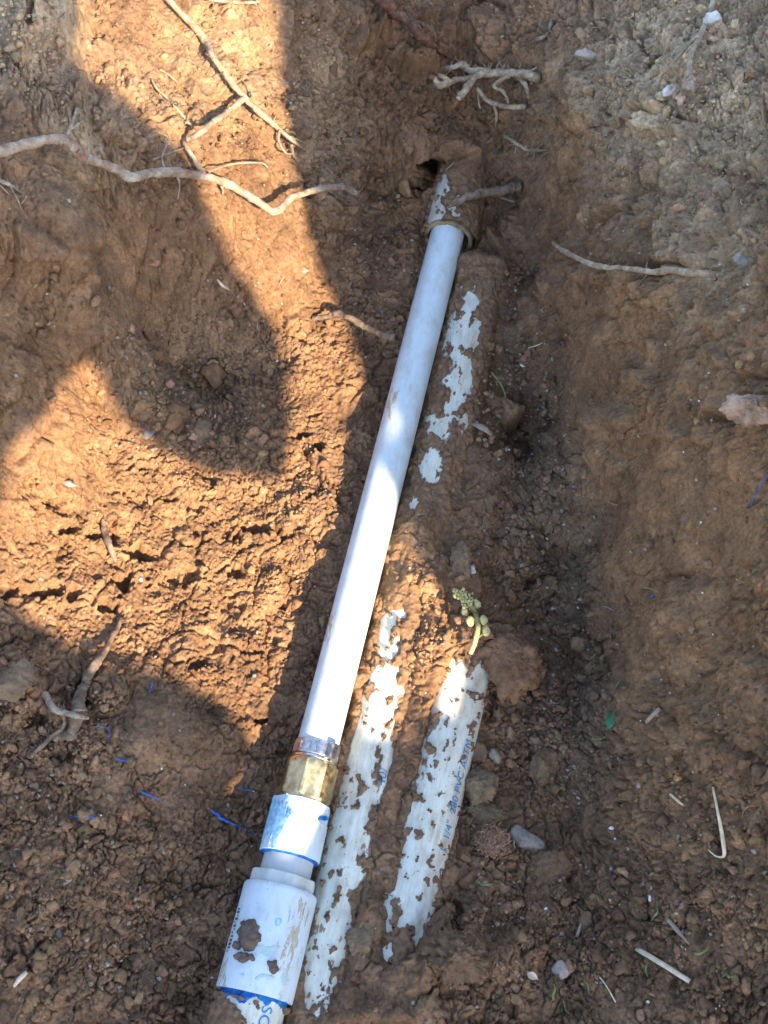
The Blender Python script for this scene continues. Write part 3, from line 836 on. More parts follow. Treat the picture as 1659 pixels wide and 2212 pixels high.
# row of dark printed characters (not legible in the photo) on the coupling's left flank
bV, bF = [], []
rp = random.Random(3)
s_p = sv(1985); e_p = sv(2075)
while s_p < e_p:
    wd = rp.uniform(.0006, .0017)
    for seg_ in range(2):
        if rp.random() < .85:
            t0 = .98 + seg_ * .085; t1 = t0 + .07
            k = len(bV)
            for (ss, tt) in ((s_p, t0), (s_p + wd, t0), (s_p + wd, (t0 + t1) / 2), (s_p + wd, t1), (s_p, t1), (s_p, (t0 + t1) / 2)):
                bV.append(fr.pt(ss, tt, RC + .00025))
            bF.append(tuple(range(k, k + 6)))
    s_p += wd + rp.uniform(.0005, .0012)
obj('printed_code', bV, bF, M['ink'], coup, smooth=False)
# old pipe below the coupling with its blue primer ring and lettering
sE = sv(2152) + .16
fro = Frame(fr.pt(k1 - .01, 0, 0), fr.pt(sE, 0, 0) + np.array([0, 0, -.012]))
stub = part('old_pipe', fro, [(x, .0211) for x in np.linspace(0, fro.len, 30)], M['old_pvc'], line)
prim = film('primer_ring', fro, .02125, .0085, .022, -3.1, 3.1, 40, 160,
            lambda s, w, u, v: np.where(s < .0142 + fbm(w * 110, s * 60 + 2, 4, 9) * .0038 - .0015 * np.cos(w * 60), .0002, -.001), M['primer'], stub, keep=0)
text_on(fro, 'SCH', .0135, -.42, .0214, .0105, -1, M['print'], stub)
film('dirt_crust', fro, .0211, .012, .10, -2.0, 2.2, 120, 110,
     crust_h([(560,2190,45,45),(575,2175,30,30),(520,2165,40,14),(600,2200,16,30)], .40, .7, .0028, 5), M['crust'], stub)

# ---- second pipe, half buried
f2 = Frame(P2_A, P2_B + (P2_B - P2_A) * .12 + np.array([0, 0, -.008]))
pipe2 = empty('buried_pipe', f2.pt(f2.len, 0, 0))
tag(pipe2, 'soil-crusted white pipe half buried right beside the new tube', 'pipe')
W2L = [(1015,655,14,44),(992,735,34,52),(1003,800,20,50),(982,870,20,46),(950,928,34,22),(932,1010,28,36),(905,1098,18,22),(862,1328,24,18,.75),(836,1372,28,40),(820,1480,40,46),(795,1520,40,30),
       (790,1570,56,70),(806,1640,55,60),(775,1715,46,46),(752,1790,50,60),(738,1870,56,70),(716,1960,46,70),(702,2050,42,60),(690,2135,36,40),(1030,700,10,14),(1020,735,14,14),(735,1810,60,30),(690,1890,26,60)]
CR2 = crust_h([(a, b, c * 1.12, d * 1.2) + tuple(r) for a, b, c, d, *r in W2L], .34, 1.0, .0030, 11)
b2p = part('pipe_body', f2, [(x, .0211) for x in np.linspace(0, f2.len, 330)], M['old_pvc'], pipe2, grime=CR2, seg=110)
film('dirt_crust', f2, .0211, .0, f2.len, -1.6, 1.6, 760, 90, CR2, M['crust'], b2p)
text_on(f2, '40/', f2.s_at(1705), -.62, .0214, .0095, 1, M['print'], b2p)

# ---- third pipe
f3 = Frame(P3_A - (P3_B - P3_A) * .13 + np.array([0, 0, -.006]), P3_B + (P3_B - P3_A) * .22 + np.array([0, 0, -.012]))
pipe3 = empty('buried_pipe', f3.pt(f3.len, 0, 0))
tag(pipe3, 'dirt-streaked white pipe with blue lettering below the round reddish clod', 'pipe')
W3L = [(990,1465,46,46),(990,1550,70,84),(970,1670,76,110),(945,1800,76,110),(912,1890,66,90),(895,1960,50,66),(900,2000,26,44),(1030,1560,40,120),(1005,1680,40,120),(985,1800,36,120),(955,1900,36,90),(835,1965,22,34),(838,2075,13,34),(1015,1560,30,140),(985,1700,34,140),(960,1830,30,140),(860,1900,26,50),(820,2050,12,24),(790,2195,16,24)]
CR3 = crust_h(W3L, .40, .95, .0030, 17, solid=lambda w, u, v: (.85 + .15 * sstep(-.004, -.012, w)) * sstep(.016, .004, w + .004 * np.sin(v * .05)) * sstep(1425, 1460, v) * sstep(2035, 1990, v - (w * 900)))
b3p = part('pipe_body', f3, [(x, .0211) for x in np.linspace(0, f3.len, 240)], M['old_pvc'], pipe3, grime=CR3, seg=110)
film('dirt_crust', f3, .0211, .0, f3.len, -1.75, 1.75, 460, 90, CR3, M['crust'], b3p)
text_on(f3, '1  1/4"  280 PVC ASTM', f3.s_at(1838), -1.0, .0217, .0092, 1, M['print'], b3p, squeeze=.90)

# ================================================================== ROOTS
def catmull(P, n):
    P = np.asarray(P, float)
    Q = np.vstack([2 * P[0] - P[1], P, 2 * P[-1] - P[-2]])
    out = []
    for i in range(1, len(Q) - 2):
        t = np.linspace(0, 1, n, endpoint=False)[:, None]
        a, b_, c, d = Q[i - 1], Q[i], Q[i + 1], Q[i + 2]
        out.append(.5 * ((2 * b_) + (-a + c) * t + (2 * a - 5 * b_ + 4 * c - d) * t ** 2 + (-a + 3 * b_ - 3 * c + d) * t ** 3))
    out.append(P[-1:])
    return np.concatenate(out)
def sweep(P, rad, seg=12, knob=.15, seed=0, n=10, flat=1.0, jit=.3):
    """tapered, knobbly, capped tube through P"""
    C = catmull(P, n)
    r = np.interp(np.linspace(0, 1, len(C)), np.linspace(0, 1, len(rad)), rad)
    rr = np.random.default_rng(seed)
    k = len(C)
    off = np.cumsum(rr.normal(0, 1, (k, 3)), 0); off -= np.linspace(0, 1, k)[:, None] * off[-1]
    if jit > .2:
        r = r * (1 + .10 * np.interp(np.arange(k), np.arange(0, k + 7, 7), rr.normal(0, 1, len(np.arange(0, k + 7, 7)))))
    C = C + off * r[:, None] * jit * .3
    T = np.gradient(C, axis=0); T /= np.linalg.norm(T, axis=1)[:, None] + 1e-12
    n0 = np.array([0, 0, 1.0])
    Vv = []
    th = np.linspace(0, 2 * np.pi, seg, endpoint=False)
    ph = rr.uniform(0, 6)
    for i in range(k):
        n0 = n0 - T[i] * (n0 @ T[i]); n0 /= np.linalg.norm(n0) + 1e-9
        b_ = np.cross(T[i], n0)
        ri = r[i] * (1 + knob * (np.sin(th * 2 + i * .7 + ph) * .5 + rr.normal(0, .5, seg)))
        Vv.append(C[i] + ri[:, None] * (np.cos(th)[:, None] * n0 * flat + np.sin(th)[:, None] * b_))
    Vv = np.concatenate(Vv)
    Fc = [(i * seg + j, i * seg + (j + 1) % seg, (i + 1) * seg + (j + 1) % seg, (i + 1) * seg + j) for i in range(k - 1) for j in range(seg)]
    Fc += [tuple(range(seg))[::-1], tuple(range((k - 1) * seg, k * seg))]
    return Vv, Fc
def path(pts, lift=0.0):
    """pts: (u, v[, lift in mm])"""
    return [hit(p[0], p[1], (p[2] / 1000 if len(p) > 2 else lift)) for p in pts]
_seed = [100]
def root(name, label, main, rad_px, material, branches=(), cat='root', group=None, hairs=12, thin=.78, up=3, **kw):
    main = [(a, b, c + up) for a, b, c in main]
    branches = [([(a, b, c + up) for a, b, c in bp], br) for bp, br in branches]
    Pm = path(main)
    org = Pm[0]
    e = empty(name, org)
    tag(e, label, cat, group)
    m = px(Pm[len(Pm) // 2])
    _seed[0] += 1
    Vv, Fc = sweep(Pm, [x * m * thin for x in rad_px], seed=_seed[0], **kw)
    stem = obj('main_strand', Vv, Fc, material, e)
    rq = random.Random(_seed[0])
    for _ in range(hairs):
        k = rq.randrange(len(main) - 1); t = rq.random()
        p0, p1 = main[k], main[k + 1]
        u, v = p0[0] + (p1[0] - p0[0]) * t, p0[1] + (p1[1] - p0[1]) * t
        lf = p0[2] + (p1[2] - p0[2]) * t
        a = rq.uniform(0, 6.28); pts = [(u, v, lf)]
        for q in range(3):
            a += rq.uniform(-.9, .9); ln = rq.uniform(5, 11)
            u += math.cos(a) * ln; v += math.sin(a) * ln; lf *= .62
            pts.append((u, v, max(lf, .8)))
        _seed[0] += 1
        Vv, Fc = sweep(path(pts), [1.7 * m, 1.2 * m, .6 * m], seg=5, seed=_seed[0], n=4)
        obj('hair', Vv, Fc, material, e)
    for bp, br in branches:
        _seed[0] += 1
        Vv, Fc = sweep(path(bp), [x * m * thin for x in br], seg=8, seed=_seed[0], **kw)
        obj('rootlet', Vv, Fc, material, e)
    return e
root('tree_root', 'long pale crooked root sticking out across the left clay bank, reddish towards its tip',
     [(-40,338,12),(10,326,18),(70,312,22),(132,300,26),(165,318,28),(185,338,28),(250,362,24),(298,386,22),(330,378,22),(385,372,22),(440,380,24),(500,396,30),(560,432,36),(604,458,40),(640,424,44),(700,404,46),(742,402,46),(772,420,44)],
     [14, 14, 14, 13.5, 13, 13, 12.5, 12, 13, 12, 11, 9, 8.5, 8.5], M['root_red'],
     [([(140,303,26),(150,280,22),(160,256,16),(165,235,8)], [6, 5, 3]), ([(152,278,22),(178,262,16),(190,258,8)], [4, 3, 2]),
      ([(382,376,22),(388,400,16),(384,430,9)], [4, 3, 2]), ([(440,378,20),(425,350,12),(404,318,6),(398,300,3)], [8, 7, 6]),
      ([(360,372,12),(350,340,8),(362,300,4),(340,285,2)], [4, 3.5, 2]), ([(330,345,8),(390,322,6),(410,316,3)], [3, 2.5, 2]), ([(450,372,18),(500,356,14),(560,352,10),(580,362,8)], [3.5, 3, 2]),
      ([(470,385,18),(480,405,8),(482,420,1)], [6, 5, 2])])
root('tree_root', 'pale root slanting down the sunlit clay from the top edge, frayed at its lower end',
     [(340,-30,8),(366,0,9),(420,52,10),(448,95,10),(462,122,11),(492,165,11),(530,214,12),(560,245,12),(600,278,11),(632,304,10),(660,326,6)],
     [8, 8.5, 9, 9, 8.5, 9, 8, 7, 5.5, 3], M['root'],
     [([(528,214,12),(500,236,14),(470,256,14),(432,286,12),(404,302,8)], [8, 8, 8.5, 8]), ([(604,280,10),(602,305,8),(618,330,5),(640,332,4)], [4, 3.5, 2.5]),
      ([(620,296,10),(640,300,8),(668,318,6)], [4, 3, 2]), ([(630,312,8),(636,336,6),(650,352,3)], [5, 5, 4]), ([(560,245,12),(540,190,4),(520,170,0)], [2, 1.6, 1]), ([(440,84,8),(470,88,4)], [2, 1])])
root('tree_root', 'thin twisted rootlet strand on the sunlit clay left of the slanting root',
     [(328,172,1),(336,188,3),(360,212,4),(380,232,4),(398,252,4),(414,272,3)], [3, 3.5, 4, 3.5, 2.5], M['root'],
     [([(345,150,2),(362,160,3),(385,180,1)], [2.5, 3, 2])])
root('tree_root', 'knotted cluster of pale cut roots jutting from the end wall',
     [(1165,170,0),(1130,158,8),(1090,150,14),(1050,152,18),(1020,150,20),(1000,140,22),(978,146,24),(968,150,24)],
     [14, 13, 12, 13, 12, 10, 9], M['root'],
     [([(1050,154,18),(1030,165,24),(1015,182,30),(1000,200,34),(988,214,36)], [11, 11, 12, 11]), ([(1020,166,20),(990,172,24),(968,180,26),(950,182,28),(938,172,28)], [8, 9, 11, 10]),
      ([(975,178,26),(960,168,28),(948,162,30)], [7, 7, 6]), ([(1100,165,14),(1080,175,20),(1070,188,22),(1090,200,18),(1098,222,14)], [7, 7, 7, 4]),
      ([(1030,190,22),(1040,205,18),(1065,222,12),(1100,232,6),(1135,232,1)], [6, 7, 8, 10]), ([(1120,165,8),(1135,185,8),(1142,210,4)], [8, 8, 5]),
      ([(1066,222,12),(1072,250,10),(1070,275,6)], [5, 4, 2]), ([(1072,252,10),(1058,268,6)], [2, 1]), ([(1032,200,20),(1034,220,16),(1038,235,12)], [3, 2.5, 3]), ([(1130,160,8),(1152,150,4),(1160,145,1)], [4, 3, 2])], thin=.68, hairs=46, up=6)
root('tree_root', 'short broken brown root lying across the top of the old pipe end',
     [(1125,404,2),(1095,406,16),(1060,412,26),(1025,422,34),(1000,432,38),(970,446,40)], [14, 13, 12, 12, 11, 6], M['root_brown'],
     [([(1050,416,26),(1078,424,18),(1112,436,6)], [5, 5, 4])])
root('tree_root', 'pale wavy root crossing the right bank above a dark ledge',
     [(1196,526,26),(1212,540,26),(1250,560,24),(1300,578,22),(1340,582,20),(1400,588,19),(1450,586,17),(1500,590,14),(1560,594,6)], [8, 7.5, 7, 7.5, 7, 7.5, 9, 9, 6], M['root'],
     [([(1500,592,5),(1520,600,4),(1545,602,2)], [6, 5, 3])], up=10)
root('tree_root', 'small root stub with cut end poking out left of the new tube',
     [(676,688,0),(700,684,14),(726,676,24),(750,682,30),(790,704,38),(825,722,42),(850,728,44)], [7, 8, 9, 9, 9, 10, 9], M['root_brown'], [([(720,678,12),(740,670,10)], [3, 2])])
root('tree_root', 'thin forked white rootlet on the end wall below the root cluster',
     [(1090,293,2),(1112,304,6),(1134,320,6),(1160,324,4),(1180,324,1)], [4, 4.5, 4, 4.5, 3], M['root'], [([(1110,303,5),(1114,318,3),(1112,332,1)], [2, 1.5, 1])])
root('tree_root', 'thick brown flat root standing in the broken clods at lower left',
     [(118,1594,2),(142,1586,6),(156,1568,10),(162,1530,14),(170,1495,16),(186,1465,14),(205,1436,10),(225,1405,6),(250,1360,2),(262,1335,0)], [11, 15, 16, 15, 15, 13, 10, 8, 4], M['root_brown'], jit=.3)
root('tree_root', 'reddish knobbly root crossing over the thick brown flat root',
     [(96,1500,12),(106,1518,16),(122,1532,20),(142,1538,24),(166,1544,24),(190,1552,18)], [8, 11, 9, 8, 9, 4], M['root_red'], [([(150,1540,24),(170,1534,22),(188,1534,16)], [4, 4, 2])])
root('tree_root', 'thin brown root running down beside the thick flat root at lower left',
     [(136,1540,16),(138,1560,14),(128,1578,12),(105,1595,10),(85,1615,6),(66,1636,2)], [4, 4.5, 5, 6, 6, 4], M['root_brown'])
root('tree_root', 'dry grey root hanging down the top right bank beside white stones',
     [(1545,-10,4),(1530,30,6),(1512,75,8),(1496,110,8),(1488,150,7),(1478,185,5),(1474,205,3)], [8, 8, 8, 8, 8, 6, 4], M['root'],
     [([(1514,72,8),(1490,95,6),(1470,118,5),(1448,140,4),(1430,165,3),(1420,200,1)], [5, 5, 4, 3, 2]), ([(1530,20,6),(1510,28,4),(1490,45,1)], [3, 2, 1])], up=16)
root('tree_root', 'dark reddish bark root running down from the top edge of the end wall',
     [(790,-20,4),(815,4,8),(850,28,8),(880,50,8),(905,72,7),(935,98,6),(968,122,2)], [13, 14, 15, 12, 12, 10, 6], M['root_dark'], [([(905,78,8),(920,98,6),(925,108,4)], [6, 5, 3])], up=9)
root('tree_root', 'light brown root curling over the clay near the top centre',
     [(1148,92,3),(1172,82,5),(1185,70,5),(1188,55,3),(1192,40,0)], [5, 6, 6, 6, 4], M['root_brown'], up=8)
root('tree_root', 'pale straight root along the very top edge above the sunlit clay',
     [(430,-6,4),(470,0,6),(520,6,6),(560,4,3)], [4, 5, 5, 3], M['root'])
root('tree_root', 'frayed fine root mat at the left edge below the long root',
     [(-10,385,3),(18,398,4),(40,412,4),(58,425,2)], [4, 5, 4, 2], M['root'], [([(20,400,4),(38,430,3),(48,455,1)], [2, 2, 1]), ([(0,400,2),(20,420,2)], [2, 1])])
root('buried_stick', 'half buried root ridge in the sunlit crumbly soil', [(222,1120,0),(228,1150,3),(240,1185,3),(250,1215,0)], [6, 9, 9, 5], M['root_brown'], cat='root')
# fine hair roots scattered over the banks
HAIR = [(60,560),(25,600),(560,720),(1060,1185),(1090,1000),(1100,870),(1300,1310),(1345,1085),(1330,520),(1275,60),(1330,30),(1460,300),(1520,250),(1380,200),(1420,120),(1600,430),(340,300),(230,260),(600,620),(30,1835),
        (1630,1740),(1205,1520),(1240,1665),(1010,1640),(1390,1270),(830,1930),(760,1810),(1470,1380),(1120,1100),(980,350)]
rh = random.Random(21)
for i, (u, v) in enumerate(HAIR):
    a = rh.uniform(0, 6.28); ln = rh.uniform(10, 22); pts = []
    cu_, cv_ = u, v
    for k in range(5):
        pts.append((cu_, cv_, 1.2 + 2.0 * math.sin(k / 4 * math.pi)))
        a += rh.uniform(-.6, .6); cu_ += math.cos(a) * ln * .5; cv_ += math.sin(a) * ln * .5
    Pm = path(pts); m = px(Pm[0])
    Vv, Fc = sweep(Pm, [1.0 * m, 1.2 * m, .5 * m], seg=5, seed=500 + i, n=3)
    o = obj('hair_root', Vv, Fc, M['hair'], origin=Pm[0])
    tag(o, 'fine pale hair root curling out of the soil', 'root', 'fine hair roots in the soil')

# ================================================================== STONES AND CLODS
def ico(sub):
    bm = bmesh.new(); bmesh.ops.create_icosphere(bm, subdivisions=sub, radius=1)
    Vv = np.array([p.co for p in bm.verts]); Fc = np.array([[q.index for q in f.verts] for f in bm.faces]); bm.free()
    return Vv, Fc
ICO1, ICO2, ICO3, ICO4 = ico(1), ico(2), ico(3), ico(5)
def lumpy(base, seed, rough=.22, chop=5, sq=(1, 1, 1), fine=.05):
    """irregular clod: sphere with random planes cut off and noise"""
    Vv, Fc = base
    rr = np.random.default_rng(seed)
    Vv = Vv.copy()
    for _ in range(chop):
        n = rr.normal(size=3); n /= np.linalg.norm(n)
        d = rr.uniform(.45, .85)
        o = np.clip(Vv @ n - d, 0, None)
        Vv -= o[:, None] * n * .9
    ph = rr.uniform(0, 50, 6)
    def tri(f, o, sd, p0, p1, g=.5):
        x, y, z = Vv.T
        return .62 * (fbm(x * f + p0, y * f + p1, o, sd, g) + fbm(y * f - p1, z * f + p0, o, sd + 5, g) + fbm(z * f + p1, x * f - p0, o, sd + 10, g))
    q = tri(1.3, 3, seed % 90, ph[0], ph[1])
    q2 = tri(4, 3, seed % 80 + 9, ph[2], ph[3])
    Vv = Vv * (1 + rough * q + fine * 2 * q2)[:, None]
    if len(Vv) > 700:
        Vv = Vv * (1 + max(fine, .05) * 1.1 * tri(13, 4, 77, ph[4], ph[5], .6))[:, None]
    return Vv * np.array(sq), Fc
def stone(name, label, cat, u, v, rpx, material, seed, sq=(1, 1, .8), rot=0, sink=.35, group=None, base=None, rough=.22, fine=.05, chop=5):
    Vv, Fc = lumpy(base or ICO3, seed, rough, chop, sq, fine)
    P0 = hit(u, v)
    r = rpx * px(P0)
    ca, sa = math.cos(rot), math.sin(rot)
    Vv = Vv @ np.array([[ca, sa, 0], [-sa, ca, 0], [0, 0, 1]]) * r
    Vv = Vv + P0 + np.array([0, 0, r * sq[2] * (1 - sink * 2)])
    o = obj(name, Vv, Fc, material)
    return tag(o, label, cat, group)
stone('soil_clod', 'large round reddish-brown clod resting on the upper end of the third pipe', 'clod', 1092, 1460, 70, M['bigclod'], 4, (1, 1, .9), .4, .06, base=ICO4, rough=.16, fine=.075, chop=3)
stone('soil_clod', 'large grey-brown angular clod against the right side of the lettered pipe', 'clod', 1038, 1700, 46, M['greyclod'], 12, (.85, 1.15, .8), .2, .16, base=ICO4, fine=.07)
stone('soil_clod', 'grey-brown clod below the large angular one beside the lettered pipe', 'clod', 1048, 1762, 40, M['greyclod'], 15, (1.1, .7, .7), 0, .22, base=ICO4)
stone('soil_clod', 'small grey clod just above the large angular clod by the lettered pipe', 'clod', 1032, 1630, 26, M['greyclod'], 18, (1, 1, .7))
stone('soil_clod', 'brown block-shaped clod between the angular clod and the right bank', 'clod', 1172, 1665, 42, M['clod'], 22, (.8, 1.2, .6), -.6, .35, base=ICO4)
stone('soil_clod', 'long dark clod right of the sunlit tube, above the green sprig', 'clod', 1000, 1215, 36, M['clod'], 26, (.75, 1.25, .6), .1, .35, base=ICO4)
stone('soil_clod', 'reddish clod touching the top of the large round clod', 'clod', 1048, 1368, 24, M['bigclod'], 27, (.8, 1.2, .8), .5)
stone('soil_clod', 'grey rounded lump at the left edge above the flat root', 'clod', 30, 1466, 50, M['greyclod'], 31, (1, 1, .6), 0, .4, base=ICO4, rough=.12)
stone('soil_clod', 'tan-brown clod in the shaded hollow left of the tube', 'clod', 374, 912, 27, M['bigclod'], 33, (1.1, .8, .7), .3)
stone('soil_clod', 'flat smooth clod beside the tan one in the shaded hollow', 'clod', 428, 935, 34, M['clod'], 35, (1.1, 1, .4), .3, .45)
stone('soil_clod', 'two-lobed dark clod below the hole where the pipe enters', 'clod', 876, 408, 22, M['clod'], 38, (.7, 1.2, .9), .2)
stone('soil_clod', 'wide lumpy clod burying the lower end of the lettered pipe', 'clod', 985, 2075, 62, M['clod'], 40, (1.2, .85, .6), -.3, .46, base=ICO4, rough=.35, fine=.14)
stone('soil_clod', 'brown clod right of the lettered pipe end, below the reddish moss tuft', 'clod', 1012, 1900, 30, M['bigclod'], 42, (1, .8, .7), .6)
stone('soil_clod', 'pinkish broken clod near the bottom right of the moss tuft', 'clod', 1185, 1875, 44, M['clod'], 44, (1.2, .9, .5), .3, .4, base=ICO4)
stone('soil_clod', 'dark clod just right of the pipe end below the white coupling', 'clod', 690, 2165, 34, M['clod'], 46, (1.2, .8, .5), .3, .4, base=ICO4)
stone('soil_clod', 'brown clod between the coupling and the second pipe', 'clod', 784, 2030, 36, M['greyclod'], 47, (1, .9, .45), .3, .38, base=ICO4)
stone('soil_clod', 'small square clod stuck on the middle of the lettered pipe', 'clod', 965, 1562, 17, M['clod'], 48, (1, 1.2, .3), .3, .2)
stone('soil_clod', 'thin oval clod stuck on the lettered pipe beside the numbers', 'clod', 968, 1672, 15, M['clod'], 49, (1.3, .7, .3), .1, .2)
stone('stone', 'grey slab-shaped stone right of the reddish moss tuft', 'stone', 1140, 1818, 36, M['greystone'], 51, (.7, 1.25, .5), .9, .35, base=ICO4, rough=.1, fine=.02)
stone('stone', 'pale grey pebble on the floor near the bottom right centre', 'stone', 1213, 2096, 21, M['tan_stone'], 53, (1.05, .9, .6))
stone('stone', 'large white quartz stone at the top right edge beside the hanging root', 'stone', 1540, 47, 19, M['quartz'], 55, (1, 1, .8))
stone('stone', 'white quartz flake at the lower end of the hanging grey root', 'stone', 1446, 198, 16, M['quartz'], 57, (.7, 1.2, .6), -.8)
stone('stone', 'round pale pebble just right of the hanging root tip', 'stone', 1484, 186, 15, M['tan_stone'], 58, (1, 1.1, .8))
stone('stone', 'pink and grey broken stone sticking out at the right edge', 'stone', 1618, 885, 48, M['pink_stone'], 60, (1.2, .8, .9), -.25, .3, base=ICO4, rough=.22, fine=.07)
stone('stone', 'flat tan stone set in the dry bank at upper right', 'stone', 1263, 122, 20, M['tan_stone'], 62, (1.1, .7, .6))
stone('stone', 'rusty brown pebble on the crumbs right of the large round clod', 'stone', 1240, 1500, 15, M['bigclod'], 63, (1.2, .8, .7))
stone('stone', 'tan pebble with flat face right of the lettered pipe', 'stone', 1168, 1618, 16, M['tan_stone'], 64, (.8, 1.1, .6), .5)
stone('stone', 'pale chipped pebble beside the small grey clod by the lettered pipe', 'stone', 1068, 1635, 17, M['tan_stone'], 65, (.7, 1.2, .6), .4)
stone('stone', 'small white pebble above the green sprig', 'stone', 1020, 1232, 11, M['quartz'], 66, (1, 1, .7))
stone('stone', 'grey rounded pebble at the lower edge of the shaded hollow', 'stone', 318, 938, 17, M['greystone'], 67, (1.2, .8, .5), .7)
stone('stone', 'flat grey-brown flake lying on the soil left of the coupling', 'stone', 130, 2018, 20, M['greystone'], 68, (.8, 1.2, .25), .2, .2)
stone('stone', 'round knotted white stone at the upper right edge', 'stone', 1603, 562, 22, M['tan_stone'], 69, (1, 1, .6), 0, .3)
stone('stone', 'pale stone in the sunlit soil left of the small root stub', 'stone', 652, 588, 14, M['tan_stone'], 70, (1.3, .7, .5), -.3)
stone('stone', 'cream chip in the sunlit soil at left', 'stone', 148, 1044, 14, M['tan_stone'], 71, (1.4, .6, .4), -.4)

# medium clods: each its own object, several shapes shared
variants = []
for k in range(10):
    Vv, Fc = lumpy(ICO3, 200 + k * 7, .50, 16, (1, random.uniform(.65, 1), random.uniform(.55, .85)), .11)
    variants.append(new_mesh('soil_clod', Vv, Fc, M['clod'], smooth=False))
ZONES = [('shaded hollow left of the tube', (420,800,170,190), 34), ('floor to the right of the pipes', (1170,1250,140,420), 46), ('floor beside the lettered pipe', (1200,1580,120,150), 26),
         ('slope above the small root stub', (720,330,80,230), 24), ('lower left bank', (120,1640,170,170), 20), ('bottom of the trench at lower right', (1170,2020,210,150), 20), ('dry bank at top right', (1450,180,200,160), 10)]
rc = np.random.default_rng(5)
for zn, (cu_, cv_, a, b_), cnt in ZONES:
    k = 0
    while k < cnt:
        q = rc.uniform(-1, 1, 2)
        if q @ q > 1: continue
        u, v = cu_ + q[0] * a, cv_ + q[1] * b_
        if not (8 < u < 1650 and 8 < v < 2200): continue
        P0 = hit(u, v)
        rr = float(np.clip(rc.lognormal(math.log(12), .5), 7, 34)) * px(P0)
        skip = False
        for fr_, r_ in ((fr, .026), (f2, .021), (f3, .021)):
            dd = P0 - fr_.A; tt = dd @ fr_.d
            if -.02 < tt < fr_.len and np.linalg.norm(dd - tt * fr_.d) < r_ + rr * .7: skip = True
        if skip: continue
        o = bpy.data.objects.new('soil_clod', variants[int(rc.integers(10))])
        COL.objects.link(o)
        o.location = P0 + np.array([0, 0, rr * .0])
        o.rotation_euler = tuple(rc.uniform(0, 6.28, 3))
        o.scale = (rr, rr, rr)
        tag(o, 'loose crumb of brown soil on the ' + zn, 'clod', 'soil crumbs on the ' + zn)
        k += 1

# the uncountable crumbs
def scatter(name, n, dens, rlo, rhi, base, seed, material, label, cat):
    rr = np.random.default_rng(seed)
    vs = [lumpy(base, seed * 31 + k, .40, 12, (1, rr.uniform(.55, 1), rr.uniform(.5, .9)), .10) for k in range(16)]
    u = rr.uniform(-20, 1680, n * 8); v = rr.uniform(-20, 2230, n * 8)
    keep = rr.uniform(size=len(u)) < ells(u, v, dens)
    u, v = u[keep][:n], v[keep][:n]
    d = FWD + ((u - W2) / FPX)[:, None] * RIGHT + ((H2 - v) / FPX)[:, None] * UP
    t = np.full(len(u), .3); done = np.zeros(len(u), bool)
    for _ in range(700):
        Pn = CAM + t[:, None] * d
        done |= Pn[:, 2] < gz(Pn[:, 0], Pn[:, 1])
        if done.all(): break
        t = np.where(done, t, t + .002)
    P0 = CAM + t[:, None] * d
    ok = np.ones(len(P0), bool)
    for fr_, r_ in ((fr, .017), (f2, .020), (f3, .021)):
        dd = P0 - fr_.A; tt = dd @ fr_.d
        ok &= ~((tt > -.02) & (tt < fr_.len) & (np.linalg.norm(dd - tt[:, None] * fr_.d, axis=1) < r_ + .003))
    P0 = P0[ok]; n = len(P0)
    r = np.clip(rlo * (rr.pareto(2.2, n) + 1), rlo, rhi)
    P0[:, 2] = gz(P0[:, 0], P0[:, 1]) + r * .15
    col = gcol(P0[:, 0], P0[:, 1]) * rr.uniform(.75, 1.4, (n, 1)) * (1 + rr.normal(0, .04, (n, 3)))
    pale = (rr.uniform(size=n) < .12) & (r < .0024)
    col[pale] = np.array([.42, .36, .29]) * rr.uniform(.8, 1.2, (pale.sum(), 1))
    Vs, Fs, Cs = [], [], []
    o0 = 0
    for k in range(n):
        Vv, Fc = vs[k % 16]
        a = rr.uniform(0, 6.28); b_ = rr.uniform(-.6, .6)
        ca, sa, cb, sb = math.cos(a), math.sin(a), math.cos(b_), math.sin(b_)
        Rm = np.array([[ca, sa, 0], [-sa, ca, 0], [0, 0, 1]]) @ np.array([[1, 0, 0], [0, cb, sb], [0, -sb, cb]])
        Vs.append(Vv @ Rm * r[k] + P0[k]); Fs.append(Fc + o0); o0 += len(Vv)
        Cs.append(np.tile(np.append(col[k], 1), (len(Vv), 1)))
    o = obj(name, np.concatenate(Vs), np.concatenate(Fs), material, smooth=False, attrs={'soil': ('FLOAT_COLOR', np.concatenate(Cs))})
    return tag(o, label, cat, kind='stuff')
DENS = [(e[0], e[1], e[2] * 1.1, e[3] * 1.1, e[4] if len(e) > 4 else 1) for e in GRAN] + [(700, 1000, 1300, 1700, .07)]
scatter('soil_crumbs', 6200, DENS, .0013, .0055, ICO2, 3, M['soil'], 'loose soil crumbs strewn over the trench floor and banks', 'soil')
scatter('soil_grit', 9000, DENS, .0007, .0022, ICO1, 9, M['soil'], 'fine soil grit sprinkled over the trench floor and banks', 'soil')

